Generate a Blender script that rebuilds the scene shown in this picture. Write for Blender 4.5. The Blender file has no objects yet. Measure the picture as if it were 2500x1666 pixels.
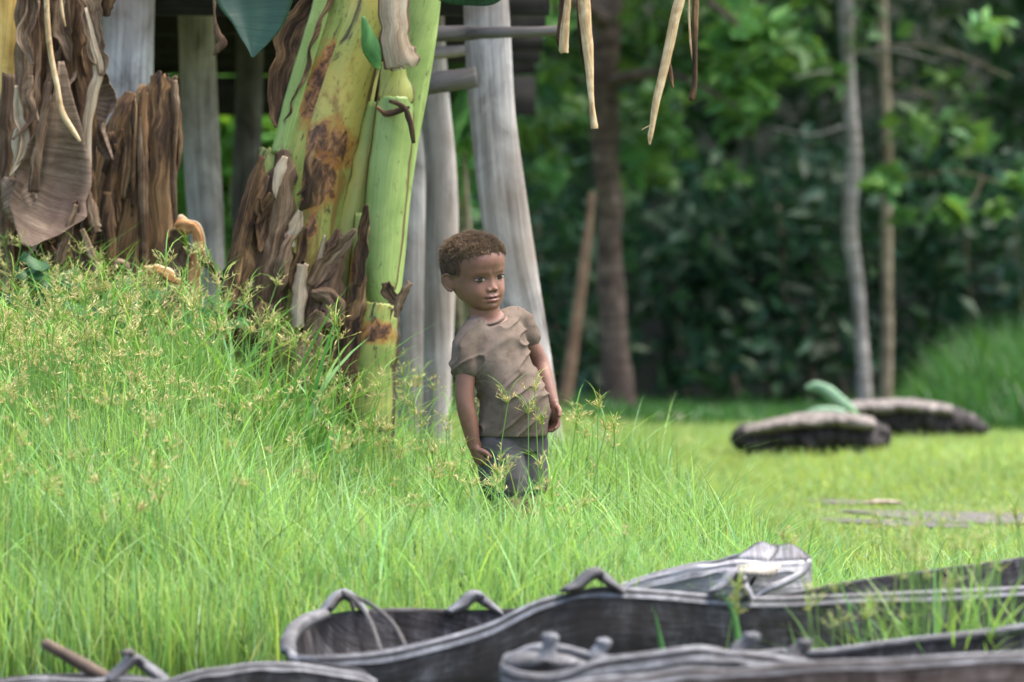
import bpy, math, random
import numpy as np
from mathutils import Vector, Matrix

random.seed(7)
RNG = np.random.default_rng(11)
S = bpy.context.scene
COL = S.collection

# ------------------------------------------------------------------ camera
CAM_H, F, HOR = 1.0, 13889.0, 532.0          # camera height, focal length in photo pixels, horizon row
PITCH = math.atan((833.0 - HOR) / F)
FOCUS = 14.95
cd = bpy.data.cameras.new('camera')
cam = bpy.data.objects.new('camera', cd)
COL.objects.link(cam)
cam.location = (0, 0, CAM_H)
cam.rotation_euler = (math.pi / 2 - PITCH, 0, 0)
cd.lens, cd.sensor_width = 200, 36
cd.clip_start, cd.clip_end = 0.5, 400
cd.dof.use_dof = True
cd.dof.focus_distance = FOCUS
cd.dof.aperture_fstop = 3.8
S.camera = cam

# ------------------------------------------------------------------ light
W = bpy.data.worlds.new('World')
S.world = W
W.use_nodes = True
nt = W.node_tree
sky = nt.nodes.new('ShaderNodeTexSky')
sky.sky_type = 'NISHITA'
sky.sun_disc = False
SUN_EL, SUN_AZ = 66.0, 85.0                  # azimuth: clockwise from the viewing direction
sky.sun_elevation = math.radians(SUN_EL)
sky.sun_rotation = math.radians(SUN_AZ)
sky.air_density, sky.dust_density, sky.ozone_density = 1.0, 5.0, 1.0
nt.links.new(sky.outputs[0], nt.nodes['Background'].inputs[0])
nt.nodes['Background'].inputs[1].default_value = 0.15
sl = bpy.data.lights.new('sun', 'SUN')
sl.energy, sl.angle, sl.color = 1.3, math.radians(60), (1.0, 0.95, 0.87)
sun = bpy.data.objects.new('sun', sl)
COL.objects.link(sun)
el, az = math.radians(SUN_EL), math.radians(SUN_AZ)
sd = Vector((math.sin(az) * math.cos(el), math.cos(az) * math.cos(el), math.sin(el)))
sun.rotation_euler = sd.to_track_quat('Z', 'Y').to_euler()
S.view_settings.view_transform = 'Standard'
S.view_settings.look = 'None'
S.view_settings.gamma = 1
S.view_settings.use_curve_mapping = False
S.view_settings.exposure = 1.95
S.render.engine = 'CYCLES'
S.cycles.use_denoising = True
S.cycles.max_bounces = 8
S.cycles.transmission_bounces = 4
S.cycles.transparent_max_bounces = 4


# ------------------------------------------------------------------ helpers
def P(px, py, d):
    """point at ground distance d seen at photo pixel (px, py)"""
    xc, yc = (px - 1250.0) / F, (833.0 - py) / F
    dy = math.cos(PITCH) + yc * math.sin(PITCH)
    dz = -math.sin(PITCH) + yc * math.cos(PITCH)
    return Vector((xc / dy * d, d, CAM_H + dz / dy * d))


def X(px, d):
    return (px - 1250.0) / F * d


def sstep(a, b, x):
    t = np.clip((np.asarray(x, float) - a) / (b - a), 0, 1)
    return t * t * (3 - 2 * t)


def _hash(i, j, k):
    n = (i * 374761393 + j * 668265263 + k * 1274126177) & 0x7fffffff
    n = ((n ^ (n >> 13)) * 1274126177) & 0x7fffffff
    return ((n ^ (n >> 16)) & 0xffff) / 65535.0


def vnoise(p):
    """value noise in -1..1 for an (n,3) array"""
    p = np.asarray(p, float)
    b = np.floor(p).astype(np.int64)
    f = p - b
    f = f * f * (3 - 2 * f)
    r = np.zeros(len(p))
    for dx in (0, 1):
        for dy in (0, 1):
            for dz in (0, 1):
                w = (f[:, 0] if dx else 1 - f[:, 0]) * (f[:, 1] if dy else 1 - f[:, 1]) * (f[:, 2] if dz else 1 - f[:, 2])
                r += w * _hash(b[:, 0] + dx, b[:, 1] + dy, b[:, 2] + dz)
    return r * 2 - 1


def crom(pts, n):
    """Catmull-Rom resampling of rows of numbers to n rows"""
    A = np.array(pts, float)
    m = len(A)
    if m == 2:
        t = np.linspace(0, 1, n)[:, None]
        return A[0] * (1 - t) + A[1] * t
    E = np.vstack([2 * A[0] - A[1], A, 2 * A[-1] - A[-2]])
    u = np.linspace(0, m - 1, n)
    i = np.minimum(u.astype(int), m - 2)
    t = (u - i)[:, None]
    p0, p1, p2, p3 = E[i], E[i + 1], E[i + 2], E[i + 3]
    return 0.5 * (2 * p1 + (p2 - p0) * t + (2 * p0 - 5 * p1 + 4 * p2 - p3) * t ** 2 + (3 * p1 - p0 - 3 * p2 + p3) * t ** 3)


def link(name, me, mat=None, parent=None):
    o = bpy.data.objects.new(name, me)
    COL.objects.link(o)
    if mat is not None and me is not None:
        me.materials.append(mat)
    if parent is not None:
        o.parent = parent
    return o


def tag(o, label=None, cat=None, group=None, kind=None):
    if label:
        o['label'] = label
    if cat:
        o['category'] = cat
    if group:
        o['group'] = group
    if kind:
        o['kind'] = kind
    return o


def thing(name, label, cat, group=None, loc=(0, 0, 0)):
    o = bpy.data.objects.new(name, None)
    COL.objects.link(o)
    o.empty_display_size = 0.1
    o.location = loc
    return tag(o, label, cat, group)


def arr_mesh(name, V, Fc, col=None, uv=None, nrm=None, smooth=True):
    """V (n,3); Fc (m,3|4) int; col (n,3) point colour; uv/nrm (n,2) per vertex"""
    me = bpy.data.meshes.new(name)
    V = np.ascontiguousarray(V, np.float32)
    if isinstance(Fc, tuple):
        tot = np.concatenate([np.full(len(f), f.shape[1]) for f in Fc])
        idx = np.concatenate([f.ravel() for f in Fc])
    else:
        tot = np.full(len(Fc), Fc.shape[1])
        idx = Fc.ravel()
    idx = np.ascontiguousarray(idx, np.int32)
    start = np.concatenate([[0], np.cumsum(tot)[:-1]]).astype(np.int32)
    me.vertices.add(len(V))
    me.vertices.foreach_set('co', V.ravel())
    me.loops.add(len(idx))
    me.loops.foreach_set('vertex_index', idx)
    me.polygons.add(len(tot))
    me.polygons.foreach_set('loop_start', start)
    me.update(calc_edges=True)
    if smooth:
        me.polygons.foreach_set('use_smooth', np.ones(len(tot), bool))
    for nm, a in (('met', uv), ('nrm', nrm)):
        if a is not None:
            L = me.uv_layers.new(name=nm)
            L.data.foreach_set('uv', np.ascontiguousarray(np.asarray(a, np.float32)[idx]).ravel())
    if col is not None:
        c = np.ones((len(V), 4), np.float32)
        c[:, :3] = col
        ca = me.color_attributes.new('Col', 'FLOAT_COLOR', 'POINT')
        ca.data.foreach_set('color', c.ravel())
    me.validate()
    return me


def grid_faces(n, m):
    i = np.arange(n - 1)[:, None] * m + np.arange(m - 1)[None, :]
    return np.stack([i, i + 1, i + m + 1, i + m], -1).reshape(-1, 4)


def grid_obj(name, G, mat, parent=None, caps=False, thick=0.0, smooth=True):
    """G (n,m,3): n rows along, m columns across"""
    n, m = G.shape[:2]
    du = np.concatenate([np.zeros((n, 1)), np.cumsum(np.linalg.norm(np.diff(G, axis=1), axis=2), 1)], 1)
    dv = np.concatenate([np.zeros((1, m)), np.cumsum(np.linalg.norm(np.diff(G, axis=0), axis=2), 0)], 0)
    off = (hash(name) % 1) + RNG.uniform(0, 20)
    uv = np.stack([du + off, dv.mean(1, keepdims=True).repeat(m, 1) + off], -1).reshape(-1, 2)
    nr = np.stack(np.broadcast_arrays(np.linspace(0, 1, m)[None, :], np.linspace(0, 1, n)[:, None]), -1).reshape(-1, 2)
    V = G.reshape(-1, 3)
    Fq = grid_faces(n, m)
    if caps:
        c0, c1 = G[0].mean(0), G[-1].mean(0)
        V = np.vstack([V, c0, c1])
        uv = np.vstack([uv, uv[:m].mean(0), uv[-m:].mean(0)])
        nr = np.vstack([nr, [.5, 0], [.5, 1]])
        k = np.arange(m - 1)
        t0 = np.stack([k + 1, k, np.full(m - 1, n * m)], -1)
        b = (n - 1) * m
        t1 = np.stack([b + k, b + k + 1, np.full(m - 1, n * m + 1)], -1)
        me = arr_mesh(name, V, (Fq, np.vstack([t0, t1])), uv=uv, nrm=nr, smooth=smooth)
    else:
        me = arr_mesh(name, V, Fq, uv=uv, nrm=nr, smooth=smooth)
    o = link(name, me, mat, parent)
    if thick:
        md = o.modifiers.new('solid', 'SOLIDIFY')
        md.thickness = thick
        md.offset = 0
    return o


def tube_grid(rows, n=24, m=16, rough=0.0, rfreq=12.0, ridges=0.0, nr=7, seed=0.0):
    """rows: (x,y,z,ra,rb) -> grid of a tube; ra across the picture, rb in depth"""
    R = crom(rows, n)
    C = R[:, :3]
    T = np.gradient(C, axis=0)
    T /= np.linalg.norm(T, axis=1)[:, None] + 1e-9
    ref = np.array([0.0, 1.0, 0.0])
    if abs(T[:, 1]).mean() > 0.8:
        ref = np.array([1.0, 0, 0])
    A = np.cross(T, ref)
    A /= np.linalg.norm(A, axis=1)[:, None] + 1e-9
    B = np.cross(A, T)
    ph = np.linspace(0, 2 * math.pi, m + 1)
    ca, sa = np.cos(ph)[None, :, None], np.sin(ph)[None, :, None]
    k = np.ones((n, m + 1, 1))
    if rough:
        tt = np.linspace(0, 1, n)
        q = np.stack(np.broadcast_arrays(np.cos(ph)[None, :] * 1.5 + seed, np.sin(ph)[None, :] * 1.5, tt[:, None] * rfreq), -1).reshape(-1, 3)
        k = k + rough * vnoise(q).reshape(n, m + 1, 1) + 0.5 * rough * vnoise(q * 2.7 + 5).reshape(n, m + 1, 1)
    if ridges:
        k = k + ridges * np.sin(ph * nr + seed)[None, :, None] + ridges * .6 * np.sin(ph * (nr * 2 + 1) + 1.3 * seed)[None, :, None]
    ra = np.maximum(R[:, 3], 0.0004)[:, None, None]
    rb = np.maximum(R[:, 4], 0.0004)[:, None, None]
    return C[:, None, :] + A[:, None, :] * ca * ra * k + B[:, None, :] * sa * rb * k


def tube(name, rows, mat, parent=None, **kw):
    return grid_obj(name, tube_grid(rows, **kw), mat, parent, caps=True)


def px_rows(lst, d, depth=0.9, wscale=1.0):
    """[(px,py,half width px[,depth offset])] -> tube rows"""
    out = []
    for r in lst:
        dd = d + (r[3] if len(r) > 3 else 0)
        p = P(r[0], r[1], dd)
        w = r[2] * dd / F * wscale
        out.append((p.x, p.y, p.z, w, w * depth))
    return out


def sheet_grid(lst, d, arc=0.5, n=30, m=13, ripple=0.0, rfreq=5.0, fray=0.0, seed=0.0, roll=0.0, splay=0.0):
    """a leaf or sheath: [(px,py,half width px[,depth off[,roll]])], arc>0 bulges to the viewer"""
    rows = []
    for r in lst:
        dd = d + (r[3] if len(r) > 3 else 0)
        p = P(r[0], r[1], dd)
        rows.append((p.x, p.y, p.z, r[2] * dd / F, (r[4] if len(r) > 4 else roll)))
    R = crom(rows, n)
    C = R[:, :3]
    T = np.gradient(C, axis=0)
    T /= np.linalg.norm(T, axis=1)[:, None] + 1e-9
    A = np.cross(T, np.array([0.0, 1.0, 0.0]))
    A /= np.linalg.norm(A, axis=1)[:, None] + 1e-9
    B = np.cross(A, T)
    cr, sr = np.cos(R[:, 4])[:, None], np.sin(R[:, 4])[:, None]
    A2, B2 = A * cr + B * sr, B * cr - A * sr
    s = np.linspace(-1, 1, m)
    w = np.maximum(R[:, 3], .0005)[:, None, None]
    tt = np.linspace(0, 1, n)
    front = np.array([0, -1.0, 0])
    sg = np.sign((B2 * front).sum(1))[:, None, None]
    sg[sg == 0] = 1
    G = C[:, None, :] + A2[:, None, :] * s[None, :, None] * w
    bul = arc * (1 - s ** 2)[None, :, None] * w
    q = np.stack(np.broadcast_arrays(s[None, :] * 3.6 + seed * 3.1 + .8 * tt[:, None], tt[:, None] * rfreq * .45, np.full((n, m), seed)), -1).reshape(-1, 3)
    rp = (vnoise(q) + .5 * vnoise(q * 2.3 + 9)).reshape(n, m, 1) * ripple * w
    G = G + B2[:, None, :] * sg * (bul + rp)
    if fray:
        e = np.abs(s)[None, :] ** 3
        nz = vnoise(np.stack(np.broadcast_arrays(np.sign(s)[None, :] * 7 + seed, tt[:, None] * n * .3, np.zeros((n, m))), -1).reshape(-1, 3)).reshape(n, m)
        G = G + A2[:, None, :] * (np.sign(s)[None, :] * e * nz * fray)[:, :, None] * w
        e2 = np.maximum(sstep(.82, 1, tt), 1 - sstep(0, .12, tt))[:, None]
        nz2 = vnoise(np.stack(np.broadcast_arrays(s[None, :] * m * .5 + seed, np.zeros((n, m)), np.full((n, m), 3.3)), -1).reshape(-1, 3)).reshape(n, m)
        G = G + T[:, None, :] * (e2 * nz2 * fray * 1.2)[:, :, None] * w
    return G


def sheet(name, lst, d, mat, parent=None, thick=0.004, **kw):
    return grid_obj(name, sheet_grid(lst, d, **kw), mat, parent, thick=thick)


def box_rows(name, a, b, w, h, mat, parent=None):
    """squared bar from a to b, width w (horizontal), height h"""
    a, b = Vector(a), Vector(b)
    t = (b - a).normalized()
    s = t.cross(Vector((0, 0, 1)))
    if s.length < 1e-3:
        s = Vector((1, 0, 0))
    s.normalize()
    u = s.cross(t).normalized()
    V = []
    for p in (a, b):
        for i, j in ((-1, -1), (1, -1), (1, 1), (-1, 1)):
            V.append(p + s * (i * w / 2) + u * (j * h / 2))
    Fs = np.array([[0, 1, 2, 3], [7, 6, 5, 4], [0, 4, 5, 1], [1, 5, 6, 2], [2, 6, 7, 3], [3, 7, 4, 0]])
    L = (b - a).length
    uv = np.array([[i * w, 0 if k < 4 else L] for k, i in enumerate((0, 1, 2, 1, 0, 1, 2, 1))]) + RNG.uniform(0, 20)
    me = arr_mesh(name, np.array(V), Fs, uv=uv, nrm=uv, smooth=False)
    o = link(name, me, mat, parent)
    return o


# ------------------------------------------------------------------ materials
class M:
    def __init__(s, name):
        s.m = bpy.data.materials.new(name)
        s.m.use_nodes = True
        s.t = s.m.node_tree
        s.b = s.t.nodes['Principled BSDF']
        s.out = s.t.nodes['Material Output']

    def n(s, typ, **kw):
        x = s.t.nodes.new(typ)
        for k, v in kw.items():
            if k in ('operation', 'blend_type', 'data_type', 'layer_name', 'uv_map', 'noise_dimensions', 'feature'):
                setattr(x, k, v)
            else:
                x.inputs[k].default_value = v
        return x

    def l(s, a, b):
        s.t.links.new(a, b)

    def uv(s, scale=(1, 1, 1), which='met'):
        u = s.n('ShaderNodeUVMap', uv_map=which)
        mp = s.n('ShaderNodeMapping')
        mp.inputs['Scale'].default_value = scale
        s.l(u.outputs[0], mp.inputs[0])
        return mp.outputs[0]

    def obj(s, scale=(1, 1, 1)):
        u = s.n('ShaderNodeNewGeometry')
        mp = s.n('ShaderNodeMapping')
        mp.inputs['Scale'].default_value = scale
        s.l(u.outputs['Position'], mp.inputs[0])
        return mp.outputs[0]

    def noise(s, vec, scale=1.0, detail=5.0, rough=.6, dist=0.0):
        x = s.n('ShaderNodeTexNoise', Scale=scale, Detail=detail, Roughness=rough, Distortion=dist)
        s.l(vec, x.inputs['Vector'])
        return x.outputs['Fac']

    def ramp(s, fac, stops):
        r = s.n('ShaderNodeValToRGB')
        e = r.color_ramp.elements
        while len(e) < len(stops):
            e.new(.5)
        for i, (p, c) in enumerate(stops):
            e[i].position = p
            e[i].color = (c, c, c, 1) if isinstance(c, (int, float)) else (*c, 1)
        s.l(fac, r.inputs[0])
        return r.outputs[0]

    def mix(s, fac, a, b, mode='MIX'):
        x = s.n('ShaderNodeMix', data_type='RGBA', blend_type=mode)
        for sock, v in ((x.inputs[0], fac), (x.inputs[6], a), (x.inputs[7], b)):
            if hasattr(v, 'is_output'):
                s.l(v, sock)
            elif isinstance(v, (int, float)):
                sock.default_value = v
            else:
                sock.default_value = (*v, 1)
        return x.outputs[2]

    def math(s, op, a, b=0.0):
        x = s.n('ShaderNodeMath', operation=op)
        for sock, v in ((x.inputs[0], a), (x.inputs[1], b)):
            if hasattr(v, 'is_output'):
                s.l(v, sock)
            else:
                sock.default_value = v
        return x.outputs[0]

    def bump(s, h, strength=.4, dist=.01):
        b = s.n('ShaderNodeBump', Strength=strength, Distance=dist)
        s.l(h, b.inputs['Height'])
        s.l(b.outputs[0], s.b.inputs['Normal'])

    def done(s, col, rough=.7, spec=.3, transl=None, tfac=.4):
        if hasattr(col, 'is_output'):
            s.l(col, s.b.inputs['Base Color'])
        else:
            s.b.inputs['Base Color'].default_value = (*col, 1)
        s.b.inputs['Roughness'].default_value = rough
        s.b.inputs['Specular IOR Level'].default_value = spec
        if transl is not None:
            tr = s.n('ShaderNodeBsdfTranslucent')
            if hasattr(transl, 'is_output'):
                s.l(transl, tr.inputs[0])
            else:
                tr.inputs[0].default_value = (*transl, 1)
            mx = s.n('ShaderNodeMixShader')
            mx.inputs[0].default_value = tfac
            s.l(s.b.outputs[0], mx.inputs[1])
            s.l(tr.outputs[0], mx.inputs[2])
            s.l(mx.outputs[0], s.out.inputs[0])
        return s.m


def leaf_mat(name, gain=1.0, tfac=.42, rough=.5, spec=.35):
    m = M(name)
    a = m.n('ShaderNodeAttribute')
    a.attribute_name = 'Col'
    c = a.outputs['Color']
    t = m.mix(1.0, c, (1.12, 1.10, .72), 'MULTIPLY')
    return m.done(c, rough, spec, transl=t, tfac=tfac)


def fibre(name, stops, along=3.0, across=60.0, blot=None, edge=None, bump=.5, rough=.75, spec=.25, transl=None, tfac=.2, fine=None, big=None, con=1.15, scar=None):
    """fibrous stuff that runs along v"""
    m = M(name)
    f0 = m.noise(m.uv((across * .3, along * 3.0 + 3, 1)), 1.0, 5, .62, .6)
    f1 = m.noise(m.uv((across * 1.4, along * 1.2, 1)), 1.0, 5, .65, .4)
    f2 = m.noise(m.uv((across * 6, along * 2.5, 1)), 1.0, 4, .7, .2)
    f = m.math('ADD', m.math('MULTIPLY', f0, 1.0 * con), m.math('ADD', m.math('MULTIPLY', f1, .6 * con), m.math('MULTIPLY', f2, .7 * con)))
    f = m.math('SUBTRACT', f, 1.15 * con - .5)
    c = m.ramp(f, stops)
    if big:
        g = m.noise(m.uv((big[1], big[1] * .5, 1)), 1.0, 3, .5, .4)
        c = m.mix(m.ramp(g, [(.4, 0.0), (.62, 1.0)]), c, m.mix(.75, c, big[0]))
    if fine:
        g = m.noise(m.uv((across * 3, along * 2, 1)), 1.0, 3, .7)
        c = m.mix(m.ramp(g, [(.35, fine), (.65, 0.0)]), c, (.02, .014, .01))
    for (bc, sc, th, st) in (blot or []):
        q = m.noise(m.uv((sc * 2.2, sc * .7, 1)), 1.0, 6, .7, .6)
        c = m.mix(m.ramp(q, [(th, 0.0), (th + .09, 1.0)]), c, m.mix(st, c, bc))
    if scar:                                       # a rotted wound with an orange margin, placed on the sheath
        u = m.n('ShaderNodeUVMap', uv_map='nrm')
        sp = m.n('ShaderNodeSeparateXYZ')
        m.l(u.outputs[0], sp.inputs[0])
        for (cu_, cv_, ru, rv) in scar:
            e1 = m.math('POWER', m.math('ABSOLUTE', m.math('DIVIDE', m.math('SUBTRACT', sp.outputs[0], cu_), ru)), 2.0)
            e2 = m.math('POWER', m.math('ABSOLUTE', m.math('DIVIDE', m.math('SUBTRACT', sp.outputs[1], cv_), rv)), 2.0)
            e = m.math('ADD', m.math('ADD', e1, e2), m.math('MULTIPLY', m.math('SUBTRACT', m.noise(m.uv((26, 16, 1)), 1, 5, .65, .8), .5), 2.6))
            wood = m.ramp(m.noise(m.uv((45, 26, 1)), 1, 6, .7, .5), [(.35, (.02, .012, .009)), (.5, (.10, .045, .022)), (.62, (.26, .13, .06)), (.75, (.42, .27, .15))])
            k = m.ramp(e, [(.35, 1.0), (.55, 0.0)])
            k2 = m.ramp(e, [(.5, .85), (1.0, 0.0)])
            c = m.mix(k2, c, (.30, .12, .03))
            c = m.mix(k, c, wood)
    if edge:
        u = m.n('ShaderNodeUVMap', uv_map='nrm')
        sp = m.n('ShaderNodeSeparateXYZ')
        m.l(u.outputs[0], sp.inputs[0])
        dd = m.math('ABSOLUTE', m.math('SUBTRACT', sp.outputs[0], .5))
        dd = m.math('ADD', dd, m.math('MULTIPLY', m.math('SUBTRACT', m.noise(m.uv((30, 10, 1)), 1, 4), .5), .07))
        k = m.ramp(dd, [(.5 - edge[1] - .03, 0.0), (.5 - edge[1] + .01, 1.0)])
        c = m.mix(k, c, edge[0])
    m.bump(m.math('ADD', f2, m.math('MULTIPLY', f1, 1.2)), bump, .0022)
    return m.done(c, rough, spec, transl=transl if transl is None else c, tfac=tfac)


BROWN, DBROWN, TAN = (.16, .085, .04), (.03, .017, .011), (.42, .29, .17)
MAT = {}
STEM = dict(along=.8, across=30, edge=((.09, .05, .025), .03), bump=.2, rough=.4, spec=.4)
GST = [(.2, (.11, .175, .04)), (.42, (.20, .265, .06)), (.62, (.27, .31, .085)), (.85, (.38, .36, .14))]
MAT['stem'] = fibre('banana_stem_skin', GST, blot=[((.03, .018, .011), 9, .60, .9), ((.15, .07, .025), 5, .62, .7), ((.022, .014, .01), 30, .64, .85)], big=((.38, .31, .08), 5), con=.9, **STEM)
MAT['stem_scar'] = fibre('banana_stem_wounded', GST, blot=[((.17, .075, .025), 5, .53, .75), ((.03, .018, .011), 9, .555, .9), ((.022, .014, .01), 30, .58, .85)], big=((.40, .32, .08), 5), con=.9,
                         scar=[(.60, .47, .42, .075), (.50, .56, .40, .085), (.55, .66, .10, .03), (.3, .70, .08, .025)], **STEM)
MAT['stem_fresh'] = fibre('banana_stem_fresh', [(.2, (.11, .18, .045)), (.45, (.19, .275, .078)), (.65, (.26, .345, .11)), (.85, (.38, .45, .20))],
                          blot=[((.03, .02, .012), 34, .61, .8), ((.06, .035, .015), 10, .60, .8)], con=.8, **STEM)
NOE = dict(STEM, edge=None)
MAT['stem_core'] = fibre('banana_stem_core', GST, blot=[((.03, .018, .011), 9, .58, .9), ((.022, .014, .01), 30, .62, .85)], big=((.34, .28, .08), 5), con=.9, **NOE)
MAT['stem_plain'] = fibre('banana_stem_plain', [(.2, (.11, .18, .045)), (.45, (.19, .275, .078)), (.65, (.26, .345, .11)), (.85, (.38, .45, .20))], blot=[((.03, .02, .012), 34, .60, .8), ((.06, .035, .015), 10, .585, .8)], con=.8, **NOE)
MAT['stem_rot'] = fibre('banana_stem_blotched', [(.2, (.10, .15, .035)), (.45, (.19, .24, .06)), (.65, (.29, .29, .08)), (.85, (.40, .34, .14))],
                        along=1.2, across=30, blot=[((.28, .115, .035), 6, .56, .8), ((.018, .013, .011), 13, .545, .95), ((.05, .03, .02), 34, .6, .85)], edge=((.05, .03, .02), .05), bump=.45, rough=.5,
                        scar=[(.5, .30, .5, .14)])
MAT['dead'] = fibre('dead_leaf', [(.22, (.037, .022, .013)), (.42, (.16, .10, .056)), (.6, (.31, .21, .128)), (.82, (.52, .39, .26))],
                    along=1.6, across=60, bump=.8, fine=.5, con=1.5, rough=.8, transl=True, tfac=.15, big=((.09, .05, .03), 6))
MAT['dead_dark'] = fibre('dead_leaf_dark', [(.25, (.02, .011, .0065)), (.45, (.072, .039, .019)), (.65, (.165, .094, .044)), (.82, (.33, .205, .10))],
                         along=1.5, across=60, bump=.8, fine=.5, con=1.5, rough=.8, transl=True, tfac=.1)
MAT['dead_smooth'] = fibre('dead_leaf_broad', [(.3, (.12, .082, .054)), (.55, (.24, .17, .116)), (.75, (.36, .27, .19))],
                           along=30, across=4, bump=.35, rough=.75, big=((.10, .065, .05), 4), transl=True, tfac=.12)
MAT['straw'] = fibre('dead_straw', [(.25, (.26, .16, .075)), (.5, (.50, .36, .19)), (.75, (.70, .56, .36))],
                     along=4, across=60, bump=.5, rough=.7, fine=.25, blot=[((.12, .06, .03), 14, .62, .7)])
MAT['paper'] = fibre('dead_paper_sheath', [(.25, (.22, .16, .10)), (.5, (.36, .285, .195)), (.75, (.48, .41, .31))],
                     along=1.5, across=45, bump=.4, rough=.75, blot=[((.10, .055, .03), 9, .62, .8)], edge=((.09, .05, .03), .05))
MAT['orange'] = fibre('orange_sheath', [(.25, (.18, .075, .028)), (.5, (.38, .17, .06)), (.75, (.58, .34, .15))],
                      along=1.5, across=30, bump=.4, rough=.6, edge=((.62, .5, .32), .06))
MAT['stump'] = fibre('rotten_stump', [(.22, (.022, .014, .01)), (.4, (.085, .048, .028)), (.56, (.20, .115, .058)), (.76, (.40, .27, .15))],
                     along=1.0, across=42, bump=.9, fine=.6, con=1.7, rough=.8, blot=[((.018, .012, .012), 4, .51, .9)], big=((.30, .17, .07), 6))
MAT['yellow'] = fibre('yellow_stem', [(.25, (.30, .19, .05)), (.5, (.48, .34, .10)), (.75, (.58, .47, .18))],
                      along=1.2, across=26, bump=.4, rough=.55, edge=((.25, .14, .06), .08), blot=[((.1, .05, .02), 12, .64, .8)])
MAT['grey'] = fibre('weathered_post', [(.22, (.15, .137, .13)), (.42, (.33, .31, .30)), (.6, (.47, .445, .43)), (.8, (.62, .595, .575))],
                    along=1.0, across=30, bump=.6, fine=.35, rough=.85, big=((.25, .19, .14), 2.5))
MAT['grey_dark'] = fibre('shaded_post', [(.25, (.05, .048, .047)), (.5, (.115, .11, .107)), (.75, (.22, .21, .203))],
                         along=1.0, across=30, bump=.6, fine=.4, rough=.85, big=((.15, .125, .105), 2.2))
MAT['board'] = fibre('hut_board', [(.25, (.008, .0075, .007)), (.5, (.016, .015, .0145)), (.75, (.03, .028, .027))], along=1, across=30, bump=.5, rough=.9)
MAT['thatch'] = fibre('thatch', [(.25, (.08, .06, .04)), (.5, (.18, .14, .09)), (.75, (.28, .22, .15))], along=2, across=40, bump=.9, rough=.9)
MAT['bark'] = fibre('brown_bark', [(.25, (.038, .026, .02)), (.45, (.10, .07, .054)), (.62, (.19, .14, .11)), (.8, (.33, .26, .205))],
                    along=5, across=16, bump=1.0, fine=.4, rough=.9, big=((.07, .05, .04), 3))
MAT['bark_pale'] = fibre('pale_bark', [(.25, (.14, .125, .11)), (.5, (.29, .265, .24)), (.75, (.47, .44, .41))],
                         along=14, across=9, bump=.7, rough=.85, blot=[((.09, .09, .05), 6, .55, .7)])
MAT['bark_tan'] = fibre('tan_bark', [(.25, (.10, .082, .055)), (.5, (.205, .17, .115)), (.75, (.31, .27, .19))], along=4, across=12, bump=.6, rough=.85, blot=[((.06, .08, .03), 6, .58, .6)])
MAT['pole'] = fibre('brown_pole', [(.3, (.06, .043, .032)), (.6, (.12, .088, .066)), (.8, (.19, .145, .11))], along=2, across=14, bump=.3, rough=.8)
MAT['canoe'] = fibre('canoe_wood', [(.2, (.012, .012, .0125)), (.42, (.040, .0405, .042)), (.6, (.082, .083, .086)), (.82, (.18, .182, .188))],
                     along=6, across=26, bump=.9, fine=.5, rough=.8, big=((.04, .034, .03), 3), blot=[((.22, .21, .205), 9, .6, .55), ((.012, .011, .01), 20, .62, .8)], con=1.3)
MAT['canoe_in'] = fibre('canoe_inside', [(.2, (.013, .012, .012)), (.45, (.045, .042, .043)), (.65, (.085, .08, .082)), (.85, (.17, .163, .165))],
                        along=8, across=30, bump=.9, fine=.4, rough=.85, con=1.3)
MAT['canoe_pale'] = fibre('canoe_pale_wood', [(.2, (.15, .15, .16)), (.45, (.34, .34, .36)), (.65, (.47, .47, .49)), (.85, (.62, .62, .64))],
                          along=5, across=40, bump=1.0, fine=.5, rough=.75, big=((.13, .128, .135), 5), con=1.4)
MAT['rim'] = fibre('canoe_rim_wood', [(.25, (.075, .079, .087)), (.5, (.18, .188, .203)), (.75, (.33, .343, .365))], along=6, across=70, bump=.8, fine=.45, rough=.65, spec=.35, big=((.05, .047, .047), 2.6), con=1.2)
MAT['rope'] = fibre('lashing', [(.3, (.05, .045, .042)), (.7, (.14, .13, .12))], along=90, across=20, bump=.8, rough=.85)
MAT['tin'] = fibre('tin_patch', [(.3, (.26, .23, .18)), (.55, (.38, .35, .28)), (.8, (.48, .45, .38))], along=20, across=20, bump=.3, rough=.5, blot=[((.3, .2, .1), 30, .62, .5)])
MAT['nail'] = M('nail_black').done((.02, .018, .016), .6)
MAT['log'] = fibre('old_log', [(.2, (.01, .009, .009)), (.45, (.026, .023, .024)), (.65, (.05, .046, .048)), (.85, (.12, .11, .11))], along=12, across=16, bump=1.0, fine=.3, rough=.9)
MAT['log_top'] = fibre('old_log_top', [(.25, (.09, .08, .075)), (.5, (.19, .17, .16)), (.75, (.32, .29, .27))], along=12, across=18, bump=.8, fine=.4, rough=.9)
MAT['leaf'] = fibre('banana_leaf', [(.3, (.012, .045, .02)), (.55, (.018, .06, .027)), (.8, (.03, .085, .04))], along=60, across=2, bump=.25, rough=.3, spec=.5, transl=True, tfac=.2)
MAT['leaf_pale'] = fibre('pale_leaf', [(.3, (.17, .32, .20)), (.55, (.27, .44, .29)), (.8, (.42, .58, .42))], along=3, across=30, bump=.2, rough=.35, transl=True, tfac=.3)
MAT['leaf_bright'] = fibre('bright_leaf', [(.3, (.06, .17, .05)), (.6, (.12, .30, .08)), (.8, (.22, .42, .13))], along=3, across=40, bump=.2, rough=.35, transl=True, tfac=.35)
MAT['stone'] = fibre('stone', [(.3, (.2, .16, .13)), (.6, (.36, .29, .24)), (.8, (.5, .43, .37))], along=10, across=10, bump=.6, rough=.85)
MAT['grass'] = leaf_mat('grass_blade', tfac=.48, rough=.45, spec=.4)
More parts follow.
